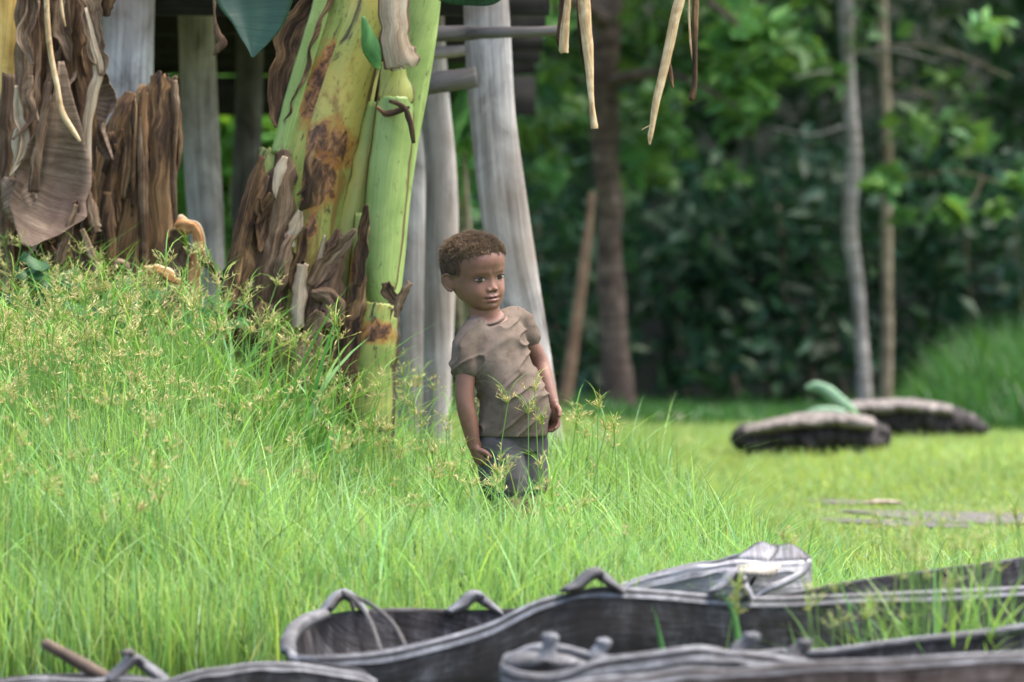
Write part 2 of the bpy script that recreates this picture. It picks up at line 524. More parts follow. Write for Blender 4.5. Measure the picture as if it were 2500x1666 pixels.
MAT['seed'] = leaf_mat('sedge_head', tfac=.25, rough=.6, spec=.2)
MAT['foliage'] = leaf_mat('foliage', tfac=.38, rough=.45, spec=.3)


def ground_mat():
    m = M('ground')
    p = m.obj((1, 1, 1))
    a = m.noise(p, .9, 5, .6)
    b = m.noise(p, 24, 5, .7)
    c = m.ramp(b, [(.3, (.07, .095, .03)), (.55, (.14, .19, .06)), (.8, (.22, .27, .10))])
    soil = m.ramp(b, [(.3, (.13, .115, .095)), (.7, (.29, .27, .25))])
    c = m.mix(m.ramp(a, [(.60, 0.0), (.68, 1.0)]), c, soil)
    g = m.n('ShaderNodeNewGeometry')
    sp = m.n('ShaderNodeSeparateXYZ')
    m.l(g.outputs['Position'], sp.inputs[0])
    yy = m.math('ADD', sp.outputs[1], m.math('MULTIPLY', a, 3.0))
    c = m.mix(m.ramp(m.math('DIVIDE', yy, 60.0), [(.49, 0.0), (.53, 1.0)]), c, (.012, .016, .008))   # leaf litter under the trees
    nb = m.ramp(m.math('DIVIDE', sp.outputs[1], 60.0), [(.19, 1.0), (.215, 0.0)])
    c = m.mix(nb, c, (.06, .05, .04))                                                                   # bare mud where the canoes lie
    m.bump(b, .6, .02)
    return m.done(c, .9, .15)


MAT['ground'] = ground_mat()


# ------------------------------------------------------------------ ground
def gz(x, y):
    x, y = np.asarray(x, float), np.asarray(y, float)
    z = -0.16 * (1 - sstep(12.4, 13.6, y))
    z = z + 0.33 * (1 - sstep(-1.05, -0.05, x)) * sstep(13.4, 16.3, y) * (1 - .5 * sstep(20, 26, y))
    z = z + 0.17 * sstep(15.5, 16.6, y) * (1 - sstep(.1, .75, x)) * sstep(-1.2, -.2, x) * (1 - .6 * sstep(19, 24, y))
    z = z - 0.06 * sstep(24, 31, y)
    z = z + 0.02 * np.sin(x * 2.1 + y * .7) * sstep(12, 14, y)
    z = z + 7.5 * sstep(40, 62, y)
    return z


xs = np.concatenate([np.linspace(-90, -8, 18), np.linspace(-7, 7, 90), np.linspace(8, 90, 18)])
ys = np.concatenate([np.linspace(-30, 9, 12), np.linspace(10, 34, 130), np.linspace(35, 66, 26), np.linspace(70, 220, 8)])
GX, GY = np.meshgrid(xs, ys)
GG = np.stack([GX, GY, gz(GX, GY)], -1)
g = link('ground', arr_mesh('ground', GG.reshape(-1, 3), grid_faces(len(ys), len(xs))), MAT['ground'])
tag(g, 'grassy clearing sloping from the canoes back to the forest edge', kind='structure')


# ------------------------------------------------------------------ blades of grass
def blades(root, h, w, az, bend, col, segs=4, tipcol=None, droop=0.0, wexp=.75):
    """root (n,3), h,w,bend (n,), az direction of lean, col (n,3) -> V, (quads,tris), colours"""
    n = len(root)
    t = np.linspace(0, 1, segs + 1)
    d = np.stack([np.cos(az), np.sin(az), np.zeros(n)], -1)
    tw = az + math.pi / 2 + RNG.normal(0, .5, n)
    s = np.stack([np.cos(tw), np.sin(tw), np.zeros(n)], -1)
    # make most blades present some width to any viewer
    V, C = [], []
    for k, tk in enumerate(t):
        off = bend * h * tk ** 2
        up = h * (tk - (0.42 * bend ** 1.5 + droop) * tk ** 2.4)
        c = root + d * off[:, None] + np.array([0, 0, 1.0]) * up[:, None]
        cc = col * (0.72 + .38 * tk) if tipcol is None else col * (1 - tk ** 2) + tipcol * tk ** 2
        if k < segs:
            ww = (w * .5 * (1 - tk ** 1.6) ** wexp * (.7 + .3 * min(1, tk * 5)))[:, None]
            V += [c - s * ww, c + s * ww]
            C += [cc, cc]
        else:
            V.append(c)
            C.append(cc)
    K = 2 * segs + 1
    V = np.stack(V, 1).reshape(-1, 3)
    C = np.stack(C, 1).reshape(-1, 3)
    b = (np.arange(n) * K)[:, None, None]
    q = np.array([[2 * i, 2 * i + 1, 2 * i + 3, 2 * i + 2] for i in range(segs - 1)])[None]
    tr = np.array([[2 * segs - 2, 2 * segs - 1, 2 * segs]])[None]
    return V, (b + q).reshape(-1, 4), (b + tr).reshape(-1, 3), C


def merge(parts):
    V, Q, T, C, o = [], [], [], [], 0
    for v, q, t, c in parts:
        V.append(v)
        C.append(c)
        if len(q):
            Q.append(q + o)
        if len(t):
            T.append(t + o)
        o += len(v)
    return np.vstack(V), np.vstack(Q) if Q else np.zeros((0, 4), int), np.vstack(T) if T else np.zeros((0, 3), int), np.vstack(C)


def blade_obj(name, parts, mat, parent=None):
    V, Q, T, C = merge(parts)
    fs = tuple(f for f in (Q, T) if len(f))
    return link(name, arr_mesh(name, V, fs, col=C, smooth=False), mat, parent)


def gcol(n, base, var=.25):
    b = np.array(base)[None, :] * (1 + RNG.normal(0, var * .5, (n, 1)))
    yl = np.clip(RNG.normal(0, 1, (n, 1)), -1.5, 2)
    b = b * (1 + yl * np.array([[.16, .03, -.12]]))
    return np.clip(b, .004, .9)


def tall_field(x, y):
    """height of the tall grass"""
    px = x / y * F + 1250
    h = .30 + .08 * (1 - sstep(300, 1050, px)) - .03 * sstep(1250, 1600, px)
    h = h * (1 - .40 * sstep(1750, 2150, px))
    edge = 17.6 - 2.5 * sstep(1450, 2050, px) + .35 * np.sin(x * 5) 
    h = h * (1 - sstep(edge - .5, edge + .4, y) * .97)
    h = h * (.8 + .25 * vnoise(np.stack([x * 2.2, y * 2.2, 0 * x], -1)))
    return h


GREEN, FRESH, DEEP, LAWN = (.205, .35, .092), (.275, .435, .135), (.07, .19, .045), (.235, .345, .11)
N = 125000
y = RNG.uniform(12.75, 17.6, N)
x = RNG.uniform(-2.1, 1.75, N) * y / 15.3
h0 = tall_field(x, y)
keep = (h0 > .03) & (RNG.uniform(0, 1, N) < np.clip(h0 / .2, .25, 1)) & ~((y < 13.2) & (np.abs(x) < 9) & (RNG.uniform(0, 1, N) < .25))
x, y, h0 = x[keep], y[keep], h0[keep]
n = len(x)
hh = h0 * RNG.uniform(.55, 1.2, n)
clump = vnoise(np.stack([x * 1.6, y * 1.6, 0 * x + 4], -1))[:, None]
shade = np.where(clump > 0, 1, 1)
colr = gcol(n, GREEN, .6) * (1 + .16 * clump)
f2 = RNG.uniform(0, 1, n) < .4
colr[f2] = gcol(int(f2.sum()), FRESH, .25)
f3 = RNG.uniform(0, 1, n) < .05
colr[f3] = gcol(int(f3.sum()), (.40, .42, .20), .3)
f4 = RNG.uniform(0, 1, n) < .06
colr[f4] = gcol(int(f4.sum()), (.05, .12, .035), .4)
f5 = RNG.uniform(0, 1, n) < .10
colr[f5] = gcol(int(f5.sum()), (.38, .52, .25), .25)
root = np.stack([x, y, gz(x, y) - .01], -1)
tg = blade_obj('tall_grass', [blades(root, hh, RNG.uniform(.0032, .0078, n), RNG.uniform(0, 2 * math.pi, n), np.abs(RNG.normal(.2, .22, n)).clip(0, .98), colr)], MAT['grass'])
tag(tg, 'tall bright green grass filling the clearing round the child', 'grass', kind='stuff')

# long arching blades above the rest
N = 9000
y = RNG.uniform(13.0, 16.9, N)
x = RNG.uniform(-2.0, 1.3, N) * y / 15.3
h0 = tall_field(x, y)
k = h0 > .1
x, y, h0 = x[k], y[k], h0[k]
n = len(x)
la = blade_obj('arching_grass', [blades(np.stack([x, y, gz(x, y)], -1), h0 * RNG.uniform(1.1, 1.9, n), RNG.uniform(.003, .007, n), RNG.uniform(0, 2 * math.pi, n),
                                       RNG.uniform(.35, 1.05, n), gcol(n, (.20, .36, .11), .5), segs=7)], MAT['grass'])
tag(la, 'long arching green blades standing out of the tall grass', 'grass', kind='stuff')

# short lawn of the clearing
N = 170000
y = 14 + 17.5 * RNG.uniform(0, 1, N) ** .8
x = RNG.uniform(-.55, 3.0, N) * y / 19
k = (x / y * F + 1250 > 900)
x, y = x[k], y[k]
pn = vnoise(np.stack([x * .55 + 3, y * .35, 0 * x + 8], -1)) + .4 * vnoise(np.stack([x * 2.5, y * 1.3, 0 * x], -1))
mudp = (np.exp(-((y - 19.0) / .75) ** 2) * sstep(.75, 1.15, x) * (1 + .8 * vnoise(np.stack([x * 3, y * 3.5, 0 * x], -1))))
k = (RNG.uniform(0, 1, len(x)) > mudp * 1.15)
x, y, pn = x[k], y[k], pn[k]
n = len(x)
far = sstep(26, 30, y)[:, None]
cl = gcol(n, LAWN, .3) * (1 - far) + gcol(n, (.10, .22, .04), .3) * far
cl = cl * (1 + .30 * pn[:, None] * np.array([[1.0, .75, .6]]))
lowz = 1 - .55 * sstep(.7, 1.1, x) * sstep(16.2, 17.2, y) * (1 - sstep(20, 21.5, y))
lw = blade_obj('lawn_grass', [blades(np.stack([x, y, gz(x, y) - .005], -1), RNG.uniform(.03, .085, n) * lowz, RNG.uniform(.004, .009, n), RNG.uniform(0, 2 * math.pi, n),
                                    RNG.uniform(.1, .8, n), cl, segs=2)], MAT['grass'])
tag(lw, 'short yellow green lawn grass across the open clearing', 'grass', kind='stuff')

# taller dark grass along the forest edge
N = 16000
y = RNG.uniform(26.5, 31.5, N)
x = RNG.uniform(-.3, 3.8, N) * y / 28
px = x / y * F + 1250
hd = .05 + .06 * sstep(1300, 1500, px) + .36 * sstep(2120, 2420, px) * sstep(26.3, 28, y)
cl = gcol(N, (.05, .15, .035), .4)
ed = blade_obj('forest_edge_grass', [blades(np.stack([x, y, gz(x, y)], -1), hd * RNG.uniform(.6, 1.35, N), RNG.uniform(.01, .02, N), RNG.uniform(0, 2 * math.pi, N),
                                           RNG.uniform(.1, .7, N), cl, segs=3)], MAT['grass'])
tag(ed, 'dark green long grass along the foot of the forest', 'grass', kind='stuff')


# ------------------------------------------------------------------ sedges with straw coloured heads
def sedge_parts(base, h, lean, azm, rays=7, size=1.0, col=(.47, .36, .13), bracts=3):
    """a stalk, a few bracts and an umbel of spikelets"""
    parts = []
    base = np.array(base)
    n = 1
    dirv = np.array([math.cos(azm), math.sin(azm), 0])
    top = base + dirv * lean * h + np.array([0, 0, h])
    t = np.linspace(0, 1, 5)[:, None]
    c = base + dirv * lean * h * t ** 2 + np.array([0, 0, 1]) * h * t
    sv = np.array([1, 0, 0]) * .0013 * size
    V = np.stack([c - sv, c + sv], 1).reshape(-1, 3)
    parts.append((V, grid_faces(5, 2), np.zeros((0, 3), int), np.tile(np.array([[.15, .29, .07]]), (10, 1))))
    k = bracts
    parts.append(blades(np.tile(top, (k, 1)), RNG.uniform(.05, .13, k) * size, np.full(k, .003 * size), RNG.uniform(0, 6.28, k), RNG.uniform(.7, 1.3, k), gcol(k, (.17, .34, .06), .2), segs=4))
    V, Fq, Cc = [], [], []
    for r in range(rays):
        a = RNG.uniform(0, 6.28)
        e = RNG.uniform(.25, 1.35)
        dv = np.array([math.cos(a) * math.cos(e), math.sin(a) * math.cos(e), math.sin(e)])
        rl = RNG.uniform(.008, .058) * size
        q = top + dv * rl
        sd_ = np.cross(dv, np.array([0, 1, 0]))
        sd_ /= np.linalg.norm(sd_) + 1e-6
        b = len(V)
        V += [top - sd_ * .0006, top + sd_ * .0006, q + sd_ * .0006, q - sd_ * .0006]
        Fq.append([b, b + 1, b + 2, b + 3])
        Cc += [(.25, .3, .08)] * 4
        for s_ in range(RNG.integers(3, 7)):
            a2 = RNG.uniform(0, 6.28)
            d2 = dv * RNG.uniform(.3, .9) + np.array([math.cos(a2), math.sin(a2) , RNG.uniform(-.3, .6)]) * .6
            d2 /= np.linalg.norm(d2)
            L, wd = RNG.uniform(.009, .018) * size, .001 * size
            o0 = q - dv * RNG.uniform(0, .5) * rl
            s2 = np.cross(d2, np.array([RNG.normal(0, .4), 1, RNG.normal(0, .4)]))
            s2 /= np.linalg.norm(s2) + 1e-6
            b = len(V)
            V += [o0, o0 + d2 * L * .45 + s2 * wd, o0 + d2 * L, o0 + d2 * L * .45 - s2 * wd]
            Fq.append([b, b + 1, b + 2, b + 3])
            cc = np.array(col) * RNG.uniform(.7, 1.35)
            Cc += [cc] * 4
    parts.append((np.array(V), np.array(Fq), np.zeros((0, 3), int), np.array(Cc)))
    return parts


allp = []
made = 0
while made < 880:
    yy = RNG.uniform(13.2, 16.9)
    pxx = RNG.uniform(-150, 1500)
    if RNG.uniform() > (.12 + .88 * (1 - sstep(250, 1150, pxx))) * (.3 + .7 * sstep(13.3, 15.0, yy)):
        continue
    xx = X(pxx, yy)
    if vnoise(np.array([[xx * 2.4, yy * 2.4, 6.0]]))[0] < RNG.uniform(-.75, .35):
        continue
    hf = float(tall_field(np.array([xx]), np.array([yy]))[0])
    if hf < .1:
        continue
    allp += sedge_parts((xx, yy, float(gz(xx, yy))), hf * RNG.uniform(.95, 1.5) + .04, RNG.uniform(0, .3), RNG.uniform(0, 6.28), rays=RNG.integers(4, 10), size=RNG.uniform(.65, 1.45), col=(.50, .43, .21))
    made += 1
so = blade_obj('sedge', allp, MAT['seed'])
tag(so, 'straw coloured sedge heads scattered over the tall grass', 'sedge', kind='stuff')

# ------------------------------------------------------------------ hut on posts
hut = thing('stilt_hut', 'dark hut raised on thick weathered grey posts behind the banana plants', 'hut', loc=(0, 0, 0))
post_specs = [
    ([(318, -160, 66), (312, 0, 65), (308, 180, 66), (300, 400, 66), (296, 760, 68), (296, 1010, 70)], 18.1, 'grey', .7),
    ([(470, -160, 40), (476, 0, 42), (488, 300, 44), (500, 520, 42), (508, 700, 40), (510, 1010, 42)], 19.3, 'grey', .9),
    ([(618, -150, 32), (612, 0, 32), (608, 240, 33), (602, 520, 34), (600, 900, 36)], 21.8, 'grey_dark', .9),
    ([(996, -160, 40), (1000, 0, 40), (1004, 300, 40), (1008, 600, 40), (1010, 880, 40), (1010, 1260, 42)], 18.9, 'grey', .8),
    ([(1046, -120, 34), (1050, 60, 35), (1060, 240, 37), (1076, 400, 38), (1079, 560, 40), (1072, 760, 37), (1066, 960, 34), (1064, 1260, 34)], 18.5, 'grey', .8),
    ([(1178, -160, 56), (1186, 0, 56), (1200, 250, 56), (1226, 480, 58), (1252, 660, 58), (1286, 860, 56), (1340, 1250, 60)], 18.0, 'grey', .45),
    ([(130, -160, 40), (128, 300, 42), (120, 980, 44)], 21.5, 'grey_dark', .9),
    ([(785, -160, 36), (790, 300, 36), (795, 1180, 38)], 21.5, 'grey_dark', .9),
]
for i, (r, d, mt, dep) in enumerate(post_specs):
    o = tube('post', px_rows(r, d, dep), MAT[mt], hut, n=40, m=20, rough=.05, rfreq=3, ridges=.03, nr=5 + i % 3, seed=i * 1.7)
# horizontal timbers
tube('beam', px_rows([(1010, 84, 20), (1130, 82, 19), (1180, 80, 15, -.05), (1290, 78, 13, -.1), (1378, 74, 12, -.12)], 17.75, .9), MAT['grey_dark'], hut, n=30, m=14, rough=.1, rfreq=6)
tube('beam', px_rows([(960, 140, 16), (1080, 128, 15), (1150, 122, 12)], 18.25, .9), MAT['grey'], hut, n=20, m=12, rough=.1, rfreq=5)
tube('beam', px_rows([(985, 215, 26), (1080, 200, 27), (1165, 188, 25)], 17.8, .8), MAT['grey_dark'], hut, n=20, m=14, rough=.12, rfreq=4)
FZ = 1.80
for i in range(16):                                   # floor boards run away from the viewer
    xx = -2.95 + i * .195
    box_rows('floor_board', (xx, 18.0, FZ + .006 * (i % 2)), (xx, 24.2, FZ + .006 * (i % 2)), .185, .035, MAT['board'], hut)
for yy in (18.3, 20.2, 22.2, 24.0):
    box_rows('joist', (-3.05, yy, FZ - .09), (.12, yy, FZ - .09), .09, .12, MAT['board'], hut)
for i in range(9):                                    # boards hang along the back
    z = 1.52 + i * .175
    box_rows('wall_board', (-3.1, 24.3 + .012 * (i % 2), z), (.1, 24.3 + .012 * (i % 2), z), .03, .168, MAT['board'], hut)
for i in range(7):
    z = FZ + .14 + i * .175
    box_rows('wall_board', (-3.1, 18.12 + .012 * (i % 2), z), (.1, 18.12 + .012 * (i % 2), z), .03, .168, MAT['board'], hut)
for s_ in (0, 1):  # unseen slopes overhead, added to keep daylight off the hut
    a = np.array([[-3.7, 17.3 if s_ == 0 else 25.2, 2.85], [.7, 17.3 if s_ == 0 else 25.2, 2.85]])
    b = np.array([[-3.7, 21.2, 4.4], [.7, 21.2, 4.4]])
    t = np.linspace(0, 1, 12)[:, None, None]
    u = np.linspace(0, 1, 30)[None, :, None]
    L0 = a[0] * (1 - u) + a[1] * u
    L1 = b[0] * (1 - u) + b[1] * u
    grid_obj('shade_roof', L0 * (1 - t) + L1 * t, MAT['thatch'], hut, thick=.16)

# ------------------------------------------------------------------ canoes
def canoe(label, name, stations, depth, thick=.022, mats=('canoe', 'canoe_in', 'rim'), n=90, m=14, rimw=.03, rimh=.016, warp=.006, farpale=False):
    """stations: [(near px, near py, far px, far py, near d, far d, hull depth factor)]"""
    root = thing(name, label, 'canoe', 'dugout canoes drawn up in the grass')
    rows = []
    for a in stations:
        p, q = P(a[0], a[1], a[4]), P(a[2], a[3], a[5])
        rows.append((*p, *q, a[6]))
    R = crom(rows, n)
    Nn, Ff, K = R[:, :3], R[:, 3:6], np.clip(R[:, 6:7], 0.02, 2)
    nz = vnoise(np.stack([np.linspace(0, 14, n), np.zeros(n), np.zeros(n)], -1))[:, None] * warp
    Nn = Nn + np.array([0, 0, 1]) * nz
    Ff = Ff + np.array([0, 0, 1]) * nz[::-1]

    def shell(t, dp):
        ph = np.linspace(0, math.pi, m)
        mid = (Nn + Ff) / 2
        hv = (Nn - Ff) / 2
        L = np.linalg.norm(hv, axis=1, keepdims=True) + 1e-9
        hv = hv * np.clip((L - t) / L, .05, 1)
        cs = np.sign(np.cos(ph)) * np.abs(np.cos(ph)) ** .75
        sn = np.sin(ph) ** .8
        return mid[:, None, :] + hv[:, None, :] * (cs * (1 + .10 * sn))[None, :, None] - np.array([0, 0, 1]) * (sn[None, :, None] * (dp * K)[:, None, :])
    outer = shell(0, depth)
    inner = shell(thick, depth - thick * 1.3)
    grid_obj('hull', outer, MAT[mats[0]], root)
    grid_obj('hull_inside', inner, MAT[mats[1]], root)
    for E in (Nn, Ff):
        o_in = np.roll(E, 0)
        c = (Nn + Ff) / 2
        v = c - E
        v /= np.linalg.norm(v, axis=1)[:, None] + 1e-9
        up = np.array([[0, 0, 1.0]])
        wv = np.minimum(rimw, np.linalg.norm(c - E, axis=1)[:, None] * .98)
        nz1 = 1 + .25 * vnoise(np.stack([np.linspace(0, 22, n), np.full(n, 3.), np.zeros(n)], -1))[:, None]
        bev = rimh * 2.6 * nz1
        a0 = E - v * .005 - up * bev
        a1 = E + v * .006 + up * rimh * nz1
        a15 = E + v * wv * .5 + up * rimh * 1.02 * nz1
        a2 = E + v * wv + up * rimh * .8 * nz1
        a3 = E + v * wv - up * .004
        grid_obj('rim', np.stack([a0, a1, a15, a2, a3, a0], 1), MAT[mats[2] if E is Nn or farpale else mats[0]], root)
    return root


def lug(parent, pts, d, w, h, mat='rim', name_='lug', dd=.05):
    """carved handle: a bent bar [(px,py)], w px half thickness"""
    rows = []
    for i, p in enumerate(pts):
        q = P(p[0], p[1], d + dd * (i / (len(pts) - 1) - .5))
        rows.append((q.x, q.y, q.z, (p[2] if len(p) > 2 else w) * d / F, h))
    R_ = np.array(rows)
    if name_ == 'lug':
        R_[:, 3] *= 1.05
    R2 = np.vstack([R_[0]] + [np.vstack([R_[j] * (1 - t) + R_[j + 1] * t for t in (.15, .5, .85)]) for j in range(len(R_) - 1)] + [R_[-1]])
    return grid_obj(name_, tube_grid(R2, n=46, m=12, rough=.08, rfreq=4, seed=pts[0][0]), MAT[mat], parent, caps=True)


c1 = canoe('long dark grey dugout canoe with carved handles on its rims', 'dugout_canoe', [
    (706, 1600, 704, 1594, 12.30, 12.34, .12),
    (716, 1612, 712, 1562, 12.22, 12.44, .45),
    (760, 1617, 745, 1530, 12.15, 12.55, .8),
    (830, 1610, 806, 1498, 12.12, 12.62, 1),
    (982, 1588, 940, 1487, 12.10, 12.66, 1.1),
    (1089, 1566, 1060, 1490, 12.10, 12.68, 1.15),
    (1195, 1528, 1170, 1492, 12.10, 12.7, 1.2),
    (1280, 1490, 1280, 1490, 12.10, 12.7, 1.25),
    (1365, 1456, 1380, 1492, 12.10, 12.7, 1.3),
    (1450, 1436, 1480, 1480, 12.10, 12.7, 1.3),
    (1600, 1444, 1640, 1470, 12.12, 12.7, 1.3),
    (1850, 1458, 1880, 1460, 12.16, 12.72, 1.3),
    (2050, 1454, 2050, 1432, 12.2, 12.75, 1.3),
    (2265, 1444, 2300, 1392, 12.25, 12.8, 1.3),
    (2500, 1432, 2500, 1366, 12.3, 12.85, 1.2),
    (2700, 1424, 2700, 1352, 12.32, 12.87, 1.1),
    (2900, 1400, 2890, 1370, 12.4, 12.75, .6),
    (3000, 1392, 3000, 1388, 12.55, 12.6, .1)], .20, thick=.026, rimw=.022, rimh=.006)
# broad pale bow face
lug(c1, [(706, 1592, 10), (702, 1568, 16), (716, 1540, 20), (748, 1516, 18), (790, 1498, 12)], 12.4, 16, .018, dd=.2, name_='bow_face')
lug(c1, [(708, 1592, 10), (722, 1612, 14), (770, 1622, 15), (840, 1616, 10)], 12.2, 14, .02, dd=-.12, name_='bow_face')
lug(c1, [(782, 1502, 8), (800, 1484, 15), (822, 1458, 14), (842, 1450, 13), (868, 1466, 12), (892, 1492, 7)], 12.62, 11, .032)
lug(c1, [(1092, 1496, 7), (1126, 1478, 15), (1150, 1456, 15), (1164, 1454, 13), (1188, 1472, 12), (1222, 1494, 6)], 12.68, 11, .034)
lug(c1, [(1376, 1442, 6), (1410, 1430, 15), (1438, 1404, 15), (1456, 1398, 14), (1484, 1418, 12), (1518, 1442, 6)], 12.1, 12, .036)
lug(c1, [(1738, 1446, 5), (1766, 1428), (1784, 1404), (1800, 1408), (1815, 1430), (1825, 1448)], 12.15, 11, .045, mat='canoe_pale')
for pts in ([(836, 1446), (872, 1470), (905, 1520), (930, 1590)], [(846, 1450), (905, 1476), (960, 1524), (992, 1582)]):
    rr = [(*P(a, b, 12.58 - .45 * i / 3), .0052, .0045) for i, (a, b) in enumerate(pts)]
    tube('lashing', rr, MAT['rope'], c1, n=20, m=8)
lug(c1, [(806, 1486), (822, 1462), (840, 1450), (856, 1464), (862, 1486)], 12.57, 6, .008, mat='rope', name_='lashing')

c3 = canoe('front dugout canoe with four rounded pegs on its pale rim', 'dugout_canoe', [
    (1222, 1632, 1222, 1626, 11.42, 11.46, .1),
    (1240, 1650, 1236, 1602, 11.36, 11.55, .5),
    (1300, 1660, 1290, 1588, 11.32, 11.65, .8),
    (1400, 1644, 1390, 1592, 11.30, 11.7, 1),
    (1500, 1612, 1490, 1606, 11.30, 11.72, 1.1),
    (1680, 1592, 1680, 1600, 11.30, 11.75, 1.2),
    (1790, 1590, 1800, 1600, 11.32, 11.78, 1.2),
    (1900, 1606, 1930, 1596, 11.34, 11.8, 1.2),
    (2050, 1622, 2050, 1588, 11.36, 11.82, 1.2),
    (2300, 1612, 2300, 1556, 11.4, 11.86, 1.2),
    (2500, 1600, 2500, 1532, 11.44, 11.9, 1.2),
    (2800, 1590, 2800, 1520, 11.5, 11.9, .8),
    (2950, 1580, 2950, 1560, 11.6, 11.7, .1)], .20, thick=.03, rimw=.040, rimh=.008, warp=.006, farpale=True)
for (bx, by, tx, ty, w) in ((1338, 1612, 1344, 1548, 21), (1462, 1606, 1474, 1560, 20), (1806, 1598, 1834, 1546, 22), (1944, 1606, 1964, 1562, 21)):
    dd = 11.42
    rr = px_rows([(bx - 3, by, w * 1.45), (bx, by - 14, w), ((bx + tx) / 2, (by + ty) / 2, w * .85), (tx, ty + 8, w), (tx + 1, ty, w * .75), (tx + 1, ty - 3, w * .2)], dd, 1.0)
    tube('peg', rr, MAT['rim'], c3, n=22, m=14, rough=.06, rfreq=3, seed=bx)
tube('bow_block', px_rows([(1222, 1632, 8), (1250, 1622, 24), (1300, 1618, 27), (1360, 1618, 24), (1410, 1622, 14), (1440, 1624, 4)], 11.48, 1.6), MAT['rim'], c3, n=36, m=18, rough=.12, rfreq=6)
tube('bow_lashing', px_rows([(1246, 1606, 9), (1290, 1588, 12), (1340, 1582, 13), (1400, 1590, 11), (1450, 1604, 8)], 11.5, 1.2), MAT['rim'], c3, n=26, m=12, rough=.15, rfreq=7)

MAT['canoe_brown'] = fibre('canoe_brown_wood', [(.2, (.04, .028, .022)), (.45, (.10, .075, .06)), (.65, (.16, .125, .105)), (.85, (.26, .22, .19))],
                           along=5, across=30, bump=.9, fine=.5, rough=.8, con=1.3)
c4 = canoe('nearest dugout canoe cut by the lower edge with brown side', 'dugout_canoe', [
    (1180, 1730, 1180, 1728, 10.92, 10.96, .1),
    (1260, 1700, 1260, 1720, 10.9, 11.1, .6),
    (1400, 1672, 1400, 1700, 10.9, 11.2, 1),
    (1600, 1648, 1600, 1676, 10.9, 11.24, 1.1),
    (1797, 1630, 1797, 1655, 10.9, 11.24, 1.1),
    (2137, 1610, 2137, 1630, 10.9, 11.25, 1.1),
    (2500, 1592, 2500, 1612, 10.92, 11.25, 1.1),
    (2800, 1582, 2800, 1600, 10.95, 11.25, .9),
    (2950, 1580, 2950, 1582, 11.05, 11.1, .1)], .2, thick=.026, rimw=.030, rimh=.006, warp=.006, mats=('canoe_brown', 'canoe_in', 'rim'))

c5 = canoe('low black canoe at lower left with a triangular handle and a pole across it', 'dugout_canoe', [
    (-500, 1700, -500, 1690, 11.9, 11.95, .1),
    (-350, 1690, -350, 1668, 11.8, 12.1, .8),
    (-100, 1676, -100, 1664, 11.75, 12.2, 1),
    (100, 1662, 100, 1650, 11.75, 12.2, 1.1),
    (260, 1664, 240, 1644, 11.75, 12.2, 1.1),
    (400, 1658, 400, 1656, 11.75, 12.2, 1.1),
    (510, 1634, 510, 1640, 11.76, 12.2, 1.1),
    (600, 1622, 600, 1626, 11.78, 12.2, 1),
    (720, 1618, 720, 1620, 11.8, 12.15, .9),
    (860, 1640, 860, 1640, 11.85, 12.05, .5),
    (920, 1660, 920, 1660, 11.93, 11.97, .1)], .2, thick=.024, rimw=.026, rimh=.005)
lug(c5, [(262, 1666), (290, 1640), (322, 1610), (336, 1612), (366, 1634), (402, 1662)], 11.8, 14, .036, mat='rim')
lug(c5, [(300, 1594, 5), (318, 1592, 9), (330, 1606, 9), (326, 1618, 5)], 11.78, 8, .012, mat='rope', name_='knot')
pole = tube('wooden_pole', px_rows([(104, 1566, 5), (112, 1572, 13), (150, 1594, 15), (210, 1628, 17), (262, 1658, 18), (420, 1745, 18)], 11.95, 1.0), MAT['pole'], None, n=30, m=14, rough=.05, rfreq=4)
tag(pole, 'rounded wooden pole end sticking up out of the low black canoe', 'pole')

# pale canoe end behind the long one
c2 = canoe('pale grey cracked canoe end with a nailed patch behind the long canoe', 'dugout_canoe', [
    (1300, 1520, 1300, 1512, 13.1, 13.3, .5),
    (1420, 1478, 1430, 1452, 13.0, 13.3, .8),
    (1520, 1436, 1530, 1424, 12.98, 13.32, 1),
    (1620, 1404, 1625, 1396, 12.97, 13.33, 1.1),
    (1700, 1388, 1700, 1380, 12.96, 13.33, 1.2),
    (1795, 1374, 1795, 1362, 12.96, 13.32, 1.2),
    (1880, 1377, 1880, 1350, 12.98, 13.30, 1.2),
    (1950, 1374, 1945, 1352, 13.02, 13.26, 1.1),
    (1976, 1370, 1972, 1362, 13.08, 13.20, 1.0),
    (1982, 1374, 1982, 1370, 13.12, 13.15, .9)], .22, thick=.03, rimw=.022, rimh=.007, warp=.003, mats=('canoe_pale', 'canoe_pale', 'canoe_pale'))


def plate(name, poly, d0, tilt, thick, mat, parent):
    """small slab with an outline [(px,py)], leaning back by tilt per px of height"""
    yb = max(p[1] for p in poly)
    A = np.array([P(a, b, d0 + (yb - b) * tilt) for a, b in poly])
    n_ = len(A)
    B = A + np.array([0, thick, thick * .25])
    V = np.vstack([A, B, A.mean(0) + np.array([0, -.006, 0]), B.mean(0)])
    i = np.arange(n_)
    j = (i + 1) % n_
    q = np.stack([j, i, i + n_, j + n_], -1)
    t0 = np.stack([i, j, np.full(n_, 2 * n_)], -1)
    t1 = np.stack([j + n_, i + n_, np.full(n_, 2 * n_ + 1)], -1)
    uv = V[:, [0, 2]] * 1.0 + RNG.uniform(0, 9)
    me = arr_mesh(name, V, (q, np.vstack([t0, t1])), uv=uv, nrm=uv, smooth=False)
    return link(name, me, MAT[mat], parent)


